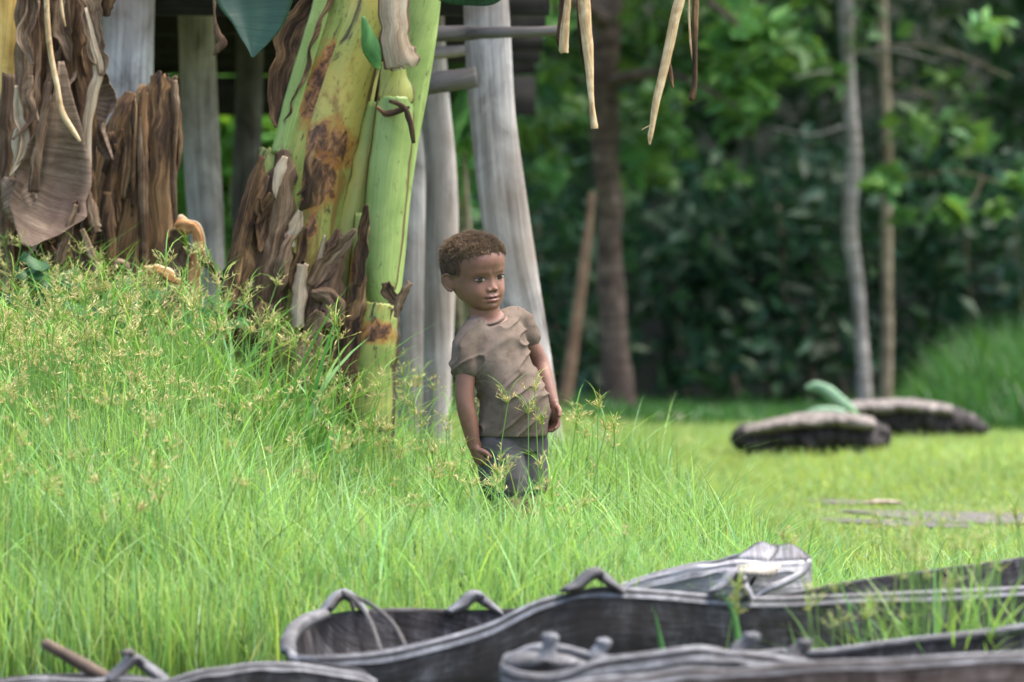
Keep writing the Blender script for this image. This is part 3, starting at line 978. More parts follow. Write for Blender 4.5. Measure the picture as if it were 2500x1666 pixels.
plate('end_board', [(1790, 1372), (1822, 1352), (1846, 1336), (1862, 1330), (1880, 1338), (1902, 1340), (1893, 1352), (1880, 1366), (1876, 1375)], 13.02, .0022, .03, 'canoe_pale', c2)
plate('end_board', [(1880, 1375), (1884, 1366), (1897, 1352), (1906, 1340), (1926, 1334), (1950, 1346), (1976, 1364), (1950, 1372)], 13.03, .0022, .03, 'canoe_pale', c2)
cr = [(*P(a, b, 12.945), w, w) for a, b, w in ((1846, 1406, .002), (1838, 1418, .0045), (1833, 1428, .0035), (1824, 1444, .002))]
tube('crack', cr, MAT['nail'], c2, n=10, m=6)
lug(c2, [(1840, 1462, 6), (1880, 1436, 9), (1925, 1418, 9), (1958, 1400, 9), (1976, 1378, 7)], 12.96, 8, .012, mat='canoe_pale', name_='end_lip')
pt = plate('patch', [(1798, 1380), (1850, 1378), (1906, 1380), (1902, 1390), (1890, 1409), (1850, 1408), (1800, 1406), (1794, 1400), (1800, 1390)], 12.915, .001, .006, 'tin', c2)
for (a, b) in [(1804 + 12 * i, 1383) for i in range(9)] + [(1804 + 11 * i, 1403) for i in range(8)] + [(1803, 1390), (1800, 1397), (1896, 1392)]:
    q = P(a, b, 12.903)
    r = .0022
    V = np.array([[r, 0, 0], [0, 0, r], [-r, 0, 0], [0, 0, -r], [0, -r * .8, 0]]) + np.array(q)
    link('nail', arr_mesh('nail', V, np.array([[0, 1, 4], [1, 2, 4], [2, 3, 4], [3, 0, 4]]), smooth=True), MAT['nail'], pt)

# ------------------------------------------------------------------ banana plants
bp = thing('banana_plant', 'leaning green banana plant with two blotched stems beside the child', 'banana plant', 'banana plants by the hut')
D0 = 16.35
# fat leaning stem: core and overlapping sheaths
tube('stem', px_rows([(880, -260, 70), (868, -60, 82), (850, 60, 92), (808, 240, 104), (768, 420, 112), (735, 600, 120), (712, 780, 124), (705, 950, 118), (705, 1120, 112)], D0 + .09, .7), MAT['stem_core'], bp, n=60, m=28, rough=.025, rfreq=6)
sheet('sheath', [(905, -200, 60), (890, -40, 66), (868, 60, 72), (826, 200, 84), (790, 330, 92), (770, 430, 88), (752, 560, 84), (738, 700, 82), (722, 860, 84), (715, 1100, 80)], D0 + .0, MAT['stem_scar'], bp, thick=.006, arc=.62, n=70, m=25, ripple=.03, fray=.0, seed=2)
sheet('sheath', [(806, -60, 26), (784, 40, 30), (748, 170, 34), (716, 290, 36), (694, 380, 36)], D0 - .03, MAT['stem_plain'], bp, thick=.006, arc=.6, n=40, m=15, seed=5, roll=.5, fray=.03)
sheet('sheath', [(668, 366, 30), (660, 440, 44), (642, 540, 50), (620, 660, 56), (604, 780, 60), (598, 1000, 58)], D0 - .02, MAT['stem_rot'], bp, thick=.006, arc=.7, n=50, m=19, ripple=.05, fray=.25, seed=8)
sheet('sheath', [(690, 372, 18), (684, 470, 24), (668, 600, 28), (652, 760, 30)], D0 - .055, MAT['dead_dark'], bp, thick=.004, arc=.5, n=40, m=11, ripple=.1, fray=.25, seed=3)
sheet('sheath', [(915, 250, 18), (892, 380, 24), (872, 480, 26), (852, 580, 26), (838, 700, 26), (830, 860, 24)], D0 - .01, MAT['stem'], bp, thick=.005, arc=.5, n=44, m=13, seed=14, fray=.2)
# rot scar on the front of the fat stem
sheet('sheath', [(850, -60, 30), (828, 60, 40), (790, 190, 50), (752, 330, 56), (726, 470, 60), (708, 620, 62), (694, 800, 64), (690, 1050, 62)], D0 - .025, MAT['stem_rot'], bp, thick=.005, arc=.5, n=60, m=19, seed=23, fray=.05, roll=.35)
# big dry brown flap on the upper left
sheet('dead_leaf', [(800, -80, 30), (770, 0, 36), (738, 50, 44), (712, 130, 48), (692, 210, 44), (682, 270, 30), (676, 312, 6)], D0 - .05, MAT['dead_dark'], bp, thick=.003, arc=-.35, n=44, m=17, ripple=.18, rfreq=3, fray=.25, seed=31, roll=-.3)
# slimmer right stem
tube('stem', px_rows([(1052, -260, 40), (1032, -60, 48), (1016, 60, 54), (990, 200, 58), (968, 330, 56), (948, 480, 55), (932, 620, 58), (915, 760, 60), (902, 900, 62), (892, 1040, 64), (888, 1200, 64)], D0 - .01, .9), MAT['stem_plain'], bp, n=60, m=26, rough=.02, rfreq=5)
sheet('sheath', [(966, 236, 44), (962, 300, 48), (950, 400, 50), (938, 520, 50), (930, 620, 48), (922, 700, 42), (918, 760, 20)], D0 - .055, MAT['stem_fresh'], bp, thick=.006, arc=.72, n=50, m=19, seed=41, fray=.04)
sheet('sheath', [(960, 150, 30), (962, 190, 36), (966, 232, 44), (964, 262, 34)], D0 - .065, MAT['stem'], bp, thick=.004, arc=.45, n=30, m=15, seed=43, fray=.06)
sheet('sheath', [(884, 520, 16), (880, 640, 26), (872, 760, 32), (868, 900, 36), (866, 1100, 40)], D0 - .06, MAT['stem_rot'], bp, thick=.005, arc=.6, n=44, m=15, seed=44, fray=.08)
sheet('sheath', [(925, 740, 44), (918, 800, 58), (908, 860, 62), (902, 930, 62), (896, 1120, 62)], D0 - .075, MAT['stem_rot'], bp, thick=.006, arc=.7, n=44, m=19, seed=47, fray=.05)
sheet('dead_sheath', [(950, 246, 3), (986, 262, 6), (1002, 300, 6), (1010, 350, 3)], D0 - .14, MAT['dead_dark'], bp, thick=.004, arc=.5, n=24, m=9, seed=51, fray=.4)
sheet('dead_sheath', [(918, 262, 3), (945, 278, 7), (975, 270, 6), (1000, 262, 3)], D0 - .12, MAT['dead_dark'], bp, thick=.004, arc=.3, n=24, m=7, seed=52, fray=.4)
# pale papery dead sheath hanging at the top
sheet('dead_sheath', [(958, -120, 34), (958, -20, 35), (962, 60, 36), (972, 120, 40), (986, 152, 42), (990, 166, 30)], D0 - .19, MAT['paper'], bp, thick=.004, arc=.35, n=40, m=19, ripple=.06, rfreq=4, fray=.25, seed=55)
# small live leaf flag
sheet('leaf', [(886, 40, 3), (896, 80, 14), (906, 116, 22), (918, 150, 14), (926, 170, 3)], D0 - .2, MAT['leaf_bright'], bp, thick=.002, arc=.4, n=24, m=9, seed=57)
# green blade tip hanging at the top and an edge of another
sheet('leaf', [(600, -190, 30), (612, -90, 100), (622, -20, 100), (628, 40, 74), (624, 90, 42), (620, 120, 18), (616, 142, 2)], 15.95, MAT['leaf'], bp, thick=.002, arc=-.25, n=40, m=17, ripple=.05, rfreq=2, seed=61)
sheet('leaf', [(1040, -26, 4), (1090, -18, 26), (1150, -14, 28), (1200, -12, 24), (1240, -24, 6)], 16.1, MAT['leaf'], bp, thick=.002, arc=.2, n=30, m=9, ripple=.2, rfreq=5, seed=62)
tube('leaf_stalk', px_rows([(905, -200, 14), (800, -330, 12), (680, -300, 9), (600, -190, 5)], 16.15, 1), MAT['stem_fresh'], bp, n=24, m=10)
tube('leaf_stalk', px_rows([(1040, -240, 14), (1060, -140, 10), (1052, -60, 6), (1040, -26, 4)], 16.2, 1), MAT['stem_fresh'], bp, n=20, m=10)
# frayed dry margins peeling off both stems
for i in range(14):
    t_ = RNG.uniform(0, 1)
    if i < 13:
        y0 = 330 + 420 * t_
        x0 = np.interp(y0, [300, 420, 600, 780], [700, 655, 605, 580]) + RNG.uniform(-20, 250) * (.4 + .6 * t_)
    else:
        y0 = 200 + 560 * t_
        x0 = np.interp(y0, [200, 480, 760], [1020, 985, 965]) - RNG.choice([0, 0, 95]) + RNG.normal(0, 8)
    L_, w_ = RNG.uniform(60, 190), RNG.uniform(8, 20)
    dx = -.28 * L_
    sheet('dry_margin', [(x0, y0, w_ * .4), (x0 + dx * .4 + RNG.normal(0, 4), y0 + L_ * .4, w_), (x0 + dx * .7 + RNG.normal(0, 6), y0 + L_ * .75, w_ * .8), (x0 + dx + RNG.normal(0, 10), y0 + L_, w_ * .2)], D0 - .105 - RNG.uniform(0, .02),
          MAT[('dead_dark', 'dead', 'paper', 'dead_dark')[i % 4]], bp, thick=.0015, arc=RNG.uniform(-.8, .9), n=26, m=13, ripple=.25, fray=.3, seed=400 + i, roll=RNG.uniform(-.5, .5))
for i, (pts, mt) in enumerate((([(694, 366, 10), (690, 430, 30), (674, 540, 42), (656, 660, 46), (640, 800, 42), (632, 930, 36)], 'dead'), ([(826, 560, 6), (812, 630, 30), (796, 710, 44), (780, 800, 46), (768, 930, 40)], 'dead'),
                               ([(640, 400, 8), (622, 480, 24), (596, 600, 34), (574, 720, 38), (560, 860, 34)], 'dead_dark'), ([(880, 640, 6), (872, 720, 24), (856, 800, 36), (846, 900, 36), (842, 1000, 30)], 'dead_dark'))):
    sheet('torn_sheath', pts, D0 - .085 - .008 * i, MAT[mt], bp, thick=.002, arc=.55, n=50, m=21, ripple=.16, rfreq=4, fray=.3, seed=440 + i * 2.7)
# dry litter at the foot
for i, (pts, mt) in enumerate((
        ([(560, 712, 8), (610, 676, 22), (660, 646, 26), (710, 640, 20), (744, 652, 12)], 'dead_dark'),
        ([(738, 645, 16), (734, 690, 18), (730, 740, 20), (726, 800, 16)], 'paper'),
        ([(868, 560, 6), (830, 610, 18), (795, 650, 22), (760, 700, 16)], 'dead'),
        ([(760, 716, 8), (800, 726, 26), (815, 760, 30), (790, 800, 22)], 'dead'),
        ([(895, 500, 5), (888, 560, 14), (880, 640, 14), (872, 700, 8)], 'dead_dark'),
        ([(640, 380, 8), (618, 450, 12), (590, 560, 14), (570, 660, 16), (556, 760, 18)], 'dead_dark'),
        ([(780, 760, 14), (760, 820, 24), (742, 880, 26), (735, 960, 20)], 'dead'),
        ([(650, 740, 20), (640, 800, 30), (632, 880, 28), (630, 980, 26)], 'dead_dark'),
        ([(940, 690, 10), (950, 716, 16), (968, 738, 14), (975, 760, 6)], 'dead'),
        ([(1002, 690, 6), (985, 716, 10), (972, 745, 9), (966, 775, 4)], 'dead'))):
    sheet('dead_leaf', pts, D0 - .1 - .012 * i, MAT[mt], bp, thick=.003, arc=.6 if i % 2 else -.4, n=30, m=11, ripple=.25, fray=.3, seed=70 + i)

# dead plant on the left edge
dp = thing('dead_banana_plant', 'dead banana plant wrapped in hanging dry brown leaves at left edge', 'banana plant', 'banana plants by the hut')
D1 = 16.5
tube('stem', px_rows([(10, -200, 42), (8, 0, 42), (4, 200, 44), (-4, 420, 48), (-10, 700, 52), (-14, 1000, 54)], D1, .9), MAT['yellow'], dp, n=40, m=20, rough=.04)
dl = [  # (points, material, depth offset, arc)
    ([(110, -80, 60), (112, 60, 56), (104, 220, 58), (96, 380, 54), (90, 520, 50), (80, 660, 46)], 'dead_dark', .12, .5),
    ([(190, -80, 50), (186, 60, 54), (196, 200, 46), (200, 330, 36), (208, 440, 24)], 'dead_dark', .08, .4),
    ([(60, -60, 20), (58, 100, 22), (56, 240, 24), (48, 330, 22), (40, 420, 12)], 'dead', .0, .6),
    ([(84, 0, 14), (80, 140, 18), (74, 260, 20), (66, 420, 18), (58, 560, 14)], 'dead', .02, .5),
    ([(20, 180, 16), (16, 300, 22), (14, 420, 24), (10, 560, 22), (10, 680, 20)], 'dead', -.03, .6),
    ([(150, -30, 16), (150, 60, 22), (162, 110, 14), (170, 150, 5)], 'dead', -.02, -.5),
    ([(214, -30, 34), (222, 30, 26), (228, 80, 20), (236, 130, 22), (250, 155, 18), (246, 185, 6)], 'dead', -.06, -.4),
    ([(205, 20, 8), (226, 110, 12), (240, 170, 14), (224, 240, 15), (212, 330, 13), (216, 400, 9), (216, 445, 3)], 'paper', -.05, .5),
    ([(150, 150, 10, 0, 1.0), (152, 220, 26, 0, .8), (150, 300, 52, 0, .5), (142, 380, 80, 0, .3), (128, 450, 96, 0, .1), (108, 510, 90, -.02, -.1), (84, 560, 54, -.04, -.3), (62, 600, 12, -.05, -.4)], 'dead_smooth', -.10, -.5),
    ([(4, 440, 8), (30, 462, 34), (52, 500, 46), (62, 540, 36), (64, 578, 12)], 'dead_smooth', -.06, .3),
    ([(122, 200, 6), (108, 280, 10), (94, 370, 13), (80, 470, 12)], 'dead', -.13, .6),
    ([(52, 300, 10), (44, 350, 16), (44, 400, 14), (36, 430, 6)], 'paper', -.08, .5),
    ([(212, 455, 6), (216, 500, 16), (226, 540, 20), (232, 570, 14)], 'dead', -.07, .6),
    ([(186, 490, 8), (184, 560, 18), (196, 620, 26), (206, 672, 20), (206, 700, 14)], 'dead', -.10, -.6),
    ([(186, 500, 6), (168, 560, 11), (152, 610, 14), (142, 645, 11)], 'dead', -.12, .5),
    ([(200, 560, 6), (224, 620, 10), (240, 670, 13), (244, 695, 9)], 'dead', -.13, .5),
    ([(20, 600, 12), (24, 660, 16), (18, 720, 14)], 'dead', -.05, .5),
    ([(256, 40, 10), (262, -10, 22), (250, -60, 24)], 'dead_dark', -.04, .4),
    ([(105, 590, 14), (120, 620, 18), (150, 630, 12)], 'dead_dark', -.05, .4),
    ([(60, 560, 20), (56, 640, 26), (60, 730, 28)], 'dead_dark', .04, .5),
    ([(150, 520, 26), (140, 600, 36), (136, 700, 34)], 'dead_dark', .08, .5),
]
for i, (pts, mt, off, arc) in enumerate(dl):
    sheet('dead_leaf', pts, D1 - .06 + off, MAT[mt], dp, thick=.0015, arc=arc, n=44, m=15, ripple=.22 if mt != 'dead_smooth' else .16, rfreq=4, fray=.28 if mt != 'dead_smooth' else .16, seed=100 + i * 1.3)
for i in range(36):
    x0, y0, L_ = RNG.uniform(-10, 235), RNG.uniform(-80, 500), RNG.uniform(130, 330)
    w_ = RNG.uniform(12, 38)
    r0, r1 = RNG.uniform(-1.2, 1.2), RNG.uniform(-1.6, 1.6)
    infront = i % 9 == 0
    w_ = w_ * .5 if infront else w_
    sheet('dead_leaf', [(x0, y0, w_ * .4, 0, r0), (x0 + RNG.normal(0, 8), y0 + L_ * .3, w_, 0, r0 * .6 + r1 * .2), (x0 + RNG.normal(0, 14), y0 + L_ * .65, w_ * .9, -.01, r1), (x0 + RNG.normal(0, 24), y0 + L_, w_ * .25, -.02, r1)],
          D1 - (.15 if infront else -.01) + RNG.uniform(-.02, .07), MAT[('dead', 'dead_smooth', 'dead_dark', 'paper', 'dead', 'dead_dark')[i % 6]], dp, thick=.0015, arc=RNG.uniform(-1.1, 1.1), n=34, m=11, ripple=.3, rfreq=5, fray=.3, seed=300 + i)
tube('midrib', px_rows([(112, -40, 6), (116, 60, 7), (124, 130, 7), (140, 215, 7), (150, 270, 8), (172, 310, 7), (196, 346, 4)], D1 - .19, 1), MAT['straw'], dp, n=36, m=8, rough=.1, rfreq=9)
tube('midrib', px_rows([(146, -30, 3), (152, 30, 4), (160, 66, 2)], D1 - .16, 1), MAT['straw'], dp, n=16, m=6)

# cut stump
st = thing('banana_stump', 'cut and rotting brown banana stump in front of grey post', 'stump', 'banana plants by the hut')
D2 = 16.75
tube('core', px_rows([(380, 212, 40), (365, 300, 66), (345, 420, 84), (335, 560, 94), (330, 700, 98), (326, 860, 96), (325, 960, 92)], D2 + .08, .8), MAT['stump'], st, n=40, m=22, rough=.06, rfreq=5)
for i, (pts, off, arc) in enumerate((
        ([(320, 226, 10), (306, 270, 30), (290, 340, 38), (280, 440, 44), (276, 560, 46), (272, 720, 46)], .0, .6),
        ([(352, 224, 12), (345, 300, 28), (338, 420, 34), (330, 560, 40), (330, 720, 44)], -.04, .5),
        ([(398, 186, 30), (392, 240, 38), (384, 340, 40), (382, 460, 40), (384, 560, 36), (372, 700, 34)], -.03, .55),
        ([(426, 196, 6), (428, 260, 9), (422, 380, 7), (424, 480, 6), (428, 545, 4)], -.05, .5),
        ([(280, 290, 8), (256, 350, 20), (242, 430, 26), (238, 540, 30), (246, 660, 34)], .03, .5),
        ([(262, 470, 8), (266, 560, 14), (272, 640, 12), (272, 660, 4)], -.08, .5))):
    sheet('sheath', pts, D2 + off - .02, MAT['stump'] if i != 3 else MAT['dead'], st, thick=.006, arc=arc, n=44, m=15, ripple=.12, fray=.3, seed=140 + i)
for i in range(30):
    x0 = RNG.uniform(240, 428)
    top = np.interp(x0, [240, 285, 320, 350, 392, 428], [430, 300, 232, 222, 178, 200]) + RNG.uniform(-14, 60)
    L_, w_ = RNG.uniform(90, 380), RNG.uniform(4, 15)
    sheet('fibre_strip', [(x0, top, w_ * .3), (x0 + RNG.normal(0, 3), top + L_ * .15, w_ * .8), (x0 + RNG.normal(-4, 5), top + L_ * .6, w_), (x0 + RNG.normal(-6, 8), top + L_, w_ * .5)], D2 - .085 + .06 * abs(x0 - 340) / 90 - RNG.uniform(0, .02),
          MAT[('stump', 'dead_dark', 'dead', 'stump', 'stump', 'dead_dark')[i % 6]], st, thick=.002, arc=RNG.uniform(.2, .9), n=30, m=7, ripple=.3, fray=.4, seed=500 + i)
for i, (pts, mt) in enumerate((
        ([(430, 556, 14), (450, 552, 24), (474, 560, 16), (486, 590, 14), (480, 640, 18), (470, 700, 20), (466, 790, 24)], 'orange'),
        ([(426, 560, 10), (430, 600, 24), (430, 650, 28), (420, 690, 20)], 'dead'),
        ([(474, 606, 6), (490, 624, 9), (512, 652, 10), (532, 690, 7)], 'dead_dark'),
        ([(276, 662, 8), (296, 648, 16), (304, 672, 12), (300, 690, 5)], 'dead'),
        ([(350, 660, 10), (390, 670, 18), (420, 690, 20), (452, 716, 12)], 'orange'),
        ([(350, 700, 20), (380, 740, 34), (420, 770, 30), (440, 800, 20)], 'dead'))):
    sheet('dead_sheath', pts, D2 - .12 - .01 * i, MAT[mt], st, thick=.003, arc=.5 if i != 1 else -.5, n=30, m=11, ripple=.2, fray=.35, seed=160 + i)

# small torn dry strip hanging left of the green leaf
ds = tube('torn_leaf_strip', px_rows([(508, -140, 6), (522, -20, 5), (524, 40, 3), (530, 80, 9), (542, 104, 12), (530, 122, 8), (520, 136, 2)], 16.4, .4), MAT['dead'], None, n=36, m=8, rough=.25, rfreq=9)
tag(ds, 'small torn dry leaf strip hanging beside the big green leaf tip', 'dead leaf')

# dead leaf arching out overhead, its strips hang into the picture
dl_ = thing('dead_palm_leaf', 'dead leaf overhead with four dry straw strips hanging before the forest', 'dead leaf')
tube('midrib', px_rows([(1040, -240, 16), (1200, -300, 15), (1400, -230, 13), (1600, -170, 11), (1760, -90, 6)], 15.9, 1), MAT['straw'], dl_, n=30, m=10)
for i, (pts, mt, dd) in enumerate((
        ([(1392, -235, 6), (1390, -60, 7), (1386, 0, 7), (1380, 60, 10), (1376, 110, 11), (1378, 131, 10)], 'straw', 15.85),
        ([(1372, -100, 4), (1374, 20, 8), (1366, 90, 7), (1364, 112, 2)], 'dead_dark', 15.92),
        ([(1420, -228, 8), (1424, -60, 13), (1428, 20, 14), (1434, 100, 12), (1440, 190, 8), (1444, 250, 6), (1450, 300, 8), (1451, 315, 8)], 'straw', 15.82),
        ([(1410, -100, 4), (1414, 40, 5), (1424, 130, 6), (1436, 200, 3), (1440, 230, 1)], 'dead_dark', 15.9),
        ([(1700, -130, 7), (1672, -40, 9), (1654, 20, 12), (1636, 100, 11), (1616, 190, 9), (1602, 250, 8), (1592, 310, 6), (1587, 335, 5), (1586, 354, 1)], 'straw', 15.8),
        ([(1640, 130, 1), (1634, 150, 3), (1638, 180, 4), (1643, 216, 1)], 'dead_dark', 15.83),
        ([(1702, -120, 5), (1698, 0, 7), (1696, 100, 6), (1696, 190, 5), (1690, 236, 8), (1688, 246, 5)], 'dead_dark', 15.86),
        ([(1684, -110, 1.5), (1682, 20, 1.5), (1686, 110, 1.5), (1694, 160, 1)], 'straw', 15.88))):
    sheet('leaf_strip', pts, dd, MAT[mt], dl_, thick=.003, arc=.8, n=44, m=7, ripple=.15, rfreq=6, fray=.12, seed=180 + i)
tube('leaf_strip', px_rows([(1566, 318, 1), (1580, 310, 1.2), (1596, 303, 1)], 15.79, 1), MAT['straw'], dl_, n=8, m=5)

# ------------------------------------------------------------------ broad grass clumps and low weeds
def grass_clump(label, px, py, d, n, hmin, hmax, wmin, wmax, col, spread, bend=(.2, .9), cat='grass clump', group='broad leaved grass clumps'):
    q = P(px, py, d)
    z0 = float(gz(q.x, d))
    r = np.stack([q.x + RNG.normal(0, spread, n), d + RNG.normal(0, spread, n), np.full(n, z0 - .01)], -1)
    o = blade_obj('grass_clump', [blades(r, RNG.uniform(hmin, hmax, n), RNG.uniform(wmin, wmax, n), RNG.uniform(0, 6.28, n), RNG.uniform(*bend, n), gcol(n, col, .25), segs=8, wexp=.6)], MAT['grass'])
    tag(o, label, cat, group)
    return o


BL = (.11, .27, .055)
grass_clump('broad bladed grass clump at foot of the dead leaves at far left', 60, 900, 15.9, 26, .45, .85, .009, .017, BL, .07)
grass_clump('broad bladed grass clump in front of the dead plant and stump', 200, 900, 15.9, 22, .4, .72, .009, .016, BL, .07)
grass_clump('broad bladed grass clump below the rotting stump', 385, 900, 15.8, 34, .3, .62, .009, .018, BL, .10)
grass_clump('broad bladed grass clump between stump and leaning stem', 520, 900, 15.8, 30, .3, .55, .009, .02, BL, .09)
grass_clump('tallest broad bladed grass clump under the fat leaning stem', 640, 930, 15.7, 40, .36, .68, .012, .024, BL, .08)
grass_clump('broad bladed grass clump before the right banana stem', 790, 950, 15.7, 34, .3, .55, .009, .017, BL, .10)
grass_clump('thin grass clump between right banana stem and the child', 980, 1000, 15.6, 40, .25, .42, .005, .009, (.15, .32, .06), .10)
grass_clump('thin grass clump just behind the child', 1130, 1050, 15.75, 30, .22, .40, .005, .009, (.15, .32, .06), .09)
grass_clump('loose grass clump right of the child with one drooping seed head', 1430, 1050, 15.3, 40, .22, .46, .004, .007, (.16, .34, .06), .10)
grass_clump('dark green grass clump at the end of the tall grass', 1850, 1150, 14.1, 46, .16, .33, .004, .009, (.10, .27, .06), .09)


def sedge_plant(label, spots, d, size=1.0, col=(.47, .38, .16), group='single sedge plants'):
    parts = []
    for (px, py) in spots:
        top = P(px, py, d)
        z0 = float(gz(top.x, d))
        h = max(.12, top.z - z0)
        a = RNG.uniform(0, 6.28)
        ln = RNG.uniform(.02, .15)
        parts += sedge_parts((top.x - math.cos(a) * ln * h, d - math.sin(a) * ln * h, z0), h, ln, a, rays=9, size=size, col=col, bracts=4)
    q = P(spots[0][0], spots[0][1], d)
    o = blade_obj('sedge_plant', parts, MAT['seed'])
    return tag(o, label, 'sedge', group)


sedge_plant('pair of straw sedge heads against the dark litter below the stump', [(206, 722), (252, 712)], 15.4, 1.15)
sedge_plant('tall straw sedge stalk before the right banana stem', [(818, 800), (826, 830)], 15.2, 1.1)
sedge_plant('straw sedge stalks before the child\'s legs', [(1240, 985), (1305, 955), (1290, 1010), (1325, 1040)], 15.05, 1.0)
sedge_plant('tall nodding sedge right of the child', [(1460, 1000), (1478, 1050), (1500, 1060)], 15.1, 1.0)
sedge_plant('sedge heads over the pale canoe end', [(1912, 1318), (1920, 1330)], 13.1, .7, (.55, .47, .25))
sedge_plant('sedge at the right edge above the canoe rim', [(2480, 1265), (2488, 1290)], 13.1, 1.1, (.55, .5, .26))
sedge_plant('loose sedge above the right part of the long canoe', [(2230, 1350), (2256, 1372), (2150, 1290)], 13.0, .9, (.5, .46, .24))
sedge_plant('sedge stalk standing by the third lug of the long canoe', [(1524, 1312)], 13.4, .8, (.52, .46, .24))

# grass growing up between the canoes
for i, (px, n, h, sp, lab) in enumerate(((2010, 30, .30, .05, 'grass tuft between the canoes next to the last rounded peg'),
                                         (2130, 46, .32, .06, 'small pale grass tuft between the canoes below the rim'),
                                         (2260, 70, .42, .07, 'thick grass tuft between the canoes near the right edge'),
                                         (2400, 110, .46, .09, 'largest grass tuft between the canoes at right edge'))):
    r = np.stack([X(px, 12.0) + RNG.normal(0, sp, n), np.full(n, 12.0) + RNG.normal(0, .03, n), np.full(n, -.16)], -1)
    o = blade_obj('grass_tuft', [blades(r, RNG.uniform(.5, 1.1, n) * h + .05, RNG.uniform(.005, .011, n), RNG.uniform(0, 6.28, n), RNG.uniform(.1, .9, n), gcol(n, (.19, .34, .08), .3), segs=6)]
                  + sum([sedge_parts((X(px, 12.0) + RNG.normal(0, sp), 12.0 + RNG.normal(0, .03), -.16), RNG.uniform(.7, 1.05) * h + .06, RNG.uniform(0, .2), RNG.uniform(0, 6.28), 7, .75, (.5, .5, .28)) for _ in range(n // 6)], []), MAT['grass'])
    tag(o, lab, 'grass tuft', 'grass tufts between the canoes')
for (pts, lab) in (([(1625, 1620), (1612, 1560), (1600, 1500), (1590, 1480)], 'single broad green blade against the dark canoe side'),
                   ([(1800, 1545), (1790, 1500), (1768, 1455), (1745, 1425)], 'single bent green blade under the small lug')):
    d = 11.95
    o = sheet('broad_grass', [(a, b, 9 * (1 - .9 * (i / 3) ** 2)) for i, (a, b) in enumerate([(pts[0][0] + 20, 1700)] + pts)], d, MAT['leaf_bright'], None, thick=.001, arc=.3, n=24, m=5)
    tag(o, lab, 'grass blade')
sp = sedge_plant('feathery seed head in front of the small lug', [(1800, 1440), (1798, 1470), (1802, 1500)], 11.97, .8, (.42, .42, .17))


# weeds: broad leaves low under the banana plants
def weed(label, px, py, d, k, size, col):
    V, Q, C = [], [], []
    for i in range(k):
        c = np.array(P(px + RNG.normal(0, 34), py + RNG.normal(0, 22), d + RNG.normal(0, .04)))
        a, e = RNG.uniform(0, 6.28), RNG.uniform(-.5, .5)
        u = np.array([math.cos(a) * math.cos(e), math.sin(a) * math.cos(e), math.sin(e)])
        v = np.cross(u, np.array([RNG.normal(0, .3), -.6, 1]))
        v /= np.linalg.norm(v)
        w = np.cross(u, v)
        L = size * RNG.uniform(.6, 1.3)
        b = len(V)
        for t, ww in ((0, .02), (.25, .3), (.5, .36), (.78, .22), (1, .01)):
            V += [c + u * L * t + v * L * ww + w * L * .10, c + u * L * t - w * L * (.02 + .22 * t * t), c + u * L * t - v * L * ww + w * L * .10]
            C += [np.array(col) * RNG.uniform(.8, 1.25)] * 3
        for r in range(4):
            for s_ in range(2):
                Q.append([b + r * 3 + s_, b + r * 3 + s_ + 1, b + r * 3 + s_ + 4, b + r * 3 + s_ + 3])
    z0 = float(gz(X(px, d), d))
    parts = [(np.array(V), np.array(Q), np.zeros((0, 3), int), np.array(C))]
    r = np.tile(np.array([[X(px, d), d, z0]]), (5, 1))
    parts.append(blades(r, np.full(5, P(px, py, d).z - z0), np.full(5, .005), RNG.uniform(0, 6.28, 5), RNG.uniform(0, .3, 5), gcol(5, (.06, .14, .03), .2)))
    o = blade_obj('broadleaf_weed', parts, MAT['foliage'])
    return tag(o, label, 'weed', 'low weeds under the banana plants')


weed('dark broadleaf weed under the dead plant\'s hanging leaves', 90, 690, 16.2, 14, .09, (.04, .12, .045))
weed('dark broadleaf weed below the rotting stump', 330, 730, 16.25, 16, .10, (.04, .13, .045))
weed('small broadleaf weed between stump and leaning stem', 560, 745, 16.2, 7, .07, (.05, .16, .05))
weed('broadleaf weed low in the grass left of the stump', 240, 760, 16.1, 12, .09, (.04, .12, .05))

# ------------------------------------------------------------------ logs, stones and leaf in the clearing
def log(label, rows, d, mats=('log', 'log_top'), nr=5):
    root = thing('old_log', label, 'log', 'old logs lying on the lawn')
    rr = px_rows(rows, d, 2.2)
    tube('body', rr, MAT[mats[0]], root, n=70, m=26, rough=.22, rfreq=16, ridges=.06, nr=nr, seed=d)
    rt = [(x_, y_ - .03, z_ + w_ * .72, w_ * .42, w_ * 2.3) for (x_, y_, z_, w_, _) in rr[1:-1]]
    tube('weathered_top', rt, MAT[mats[1]], root, n=70, m=20, rough=.14, rfreq=11, seed=d + 3)
    for j in range(7):
        k_ = rr[min(2 + j % max(1, len(rr) - 4), len(rr) - 2)]
        c_ = np.array(k_[:3]) + np.array([RNG.uniform(-.06, .06), -.10, RNG.uniform(-.7, .2) * k_[3]])
        r_ = k_[3] * RNG.uniform(.3, .65)
        tube('bark_chunk', [(c_[0] - r_ * 1.6, c_[1], c_[2], r_ * .2, r_ * .3), (c_[0] - r_ * .6, c_[1], c_[2] + RNG.normal(0, .01), r_, r_), (c_[0] + r_ * .7, c_[1], c_[2], r_ * .8, r_), (c_[0] + r_ * 1.7, c_[1], c_[2], r_ * .2, r_ * .3)], MAT[mats[j % 2]], root, n=16, m=12, rough=.35, rfreq=5, seed=j + d)
    return root


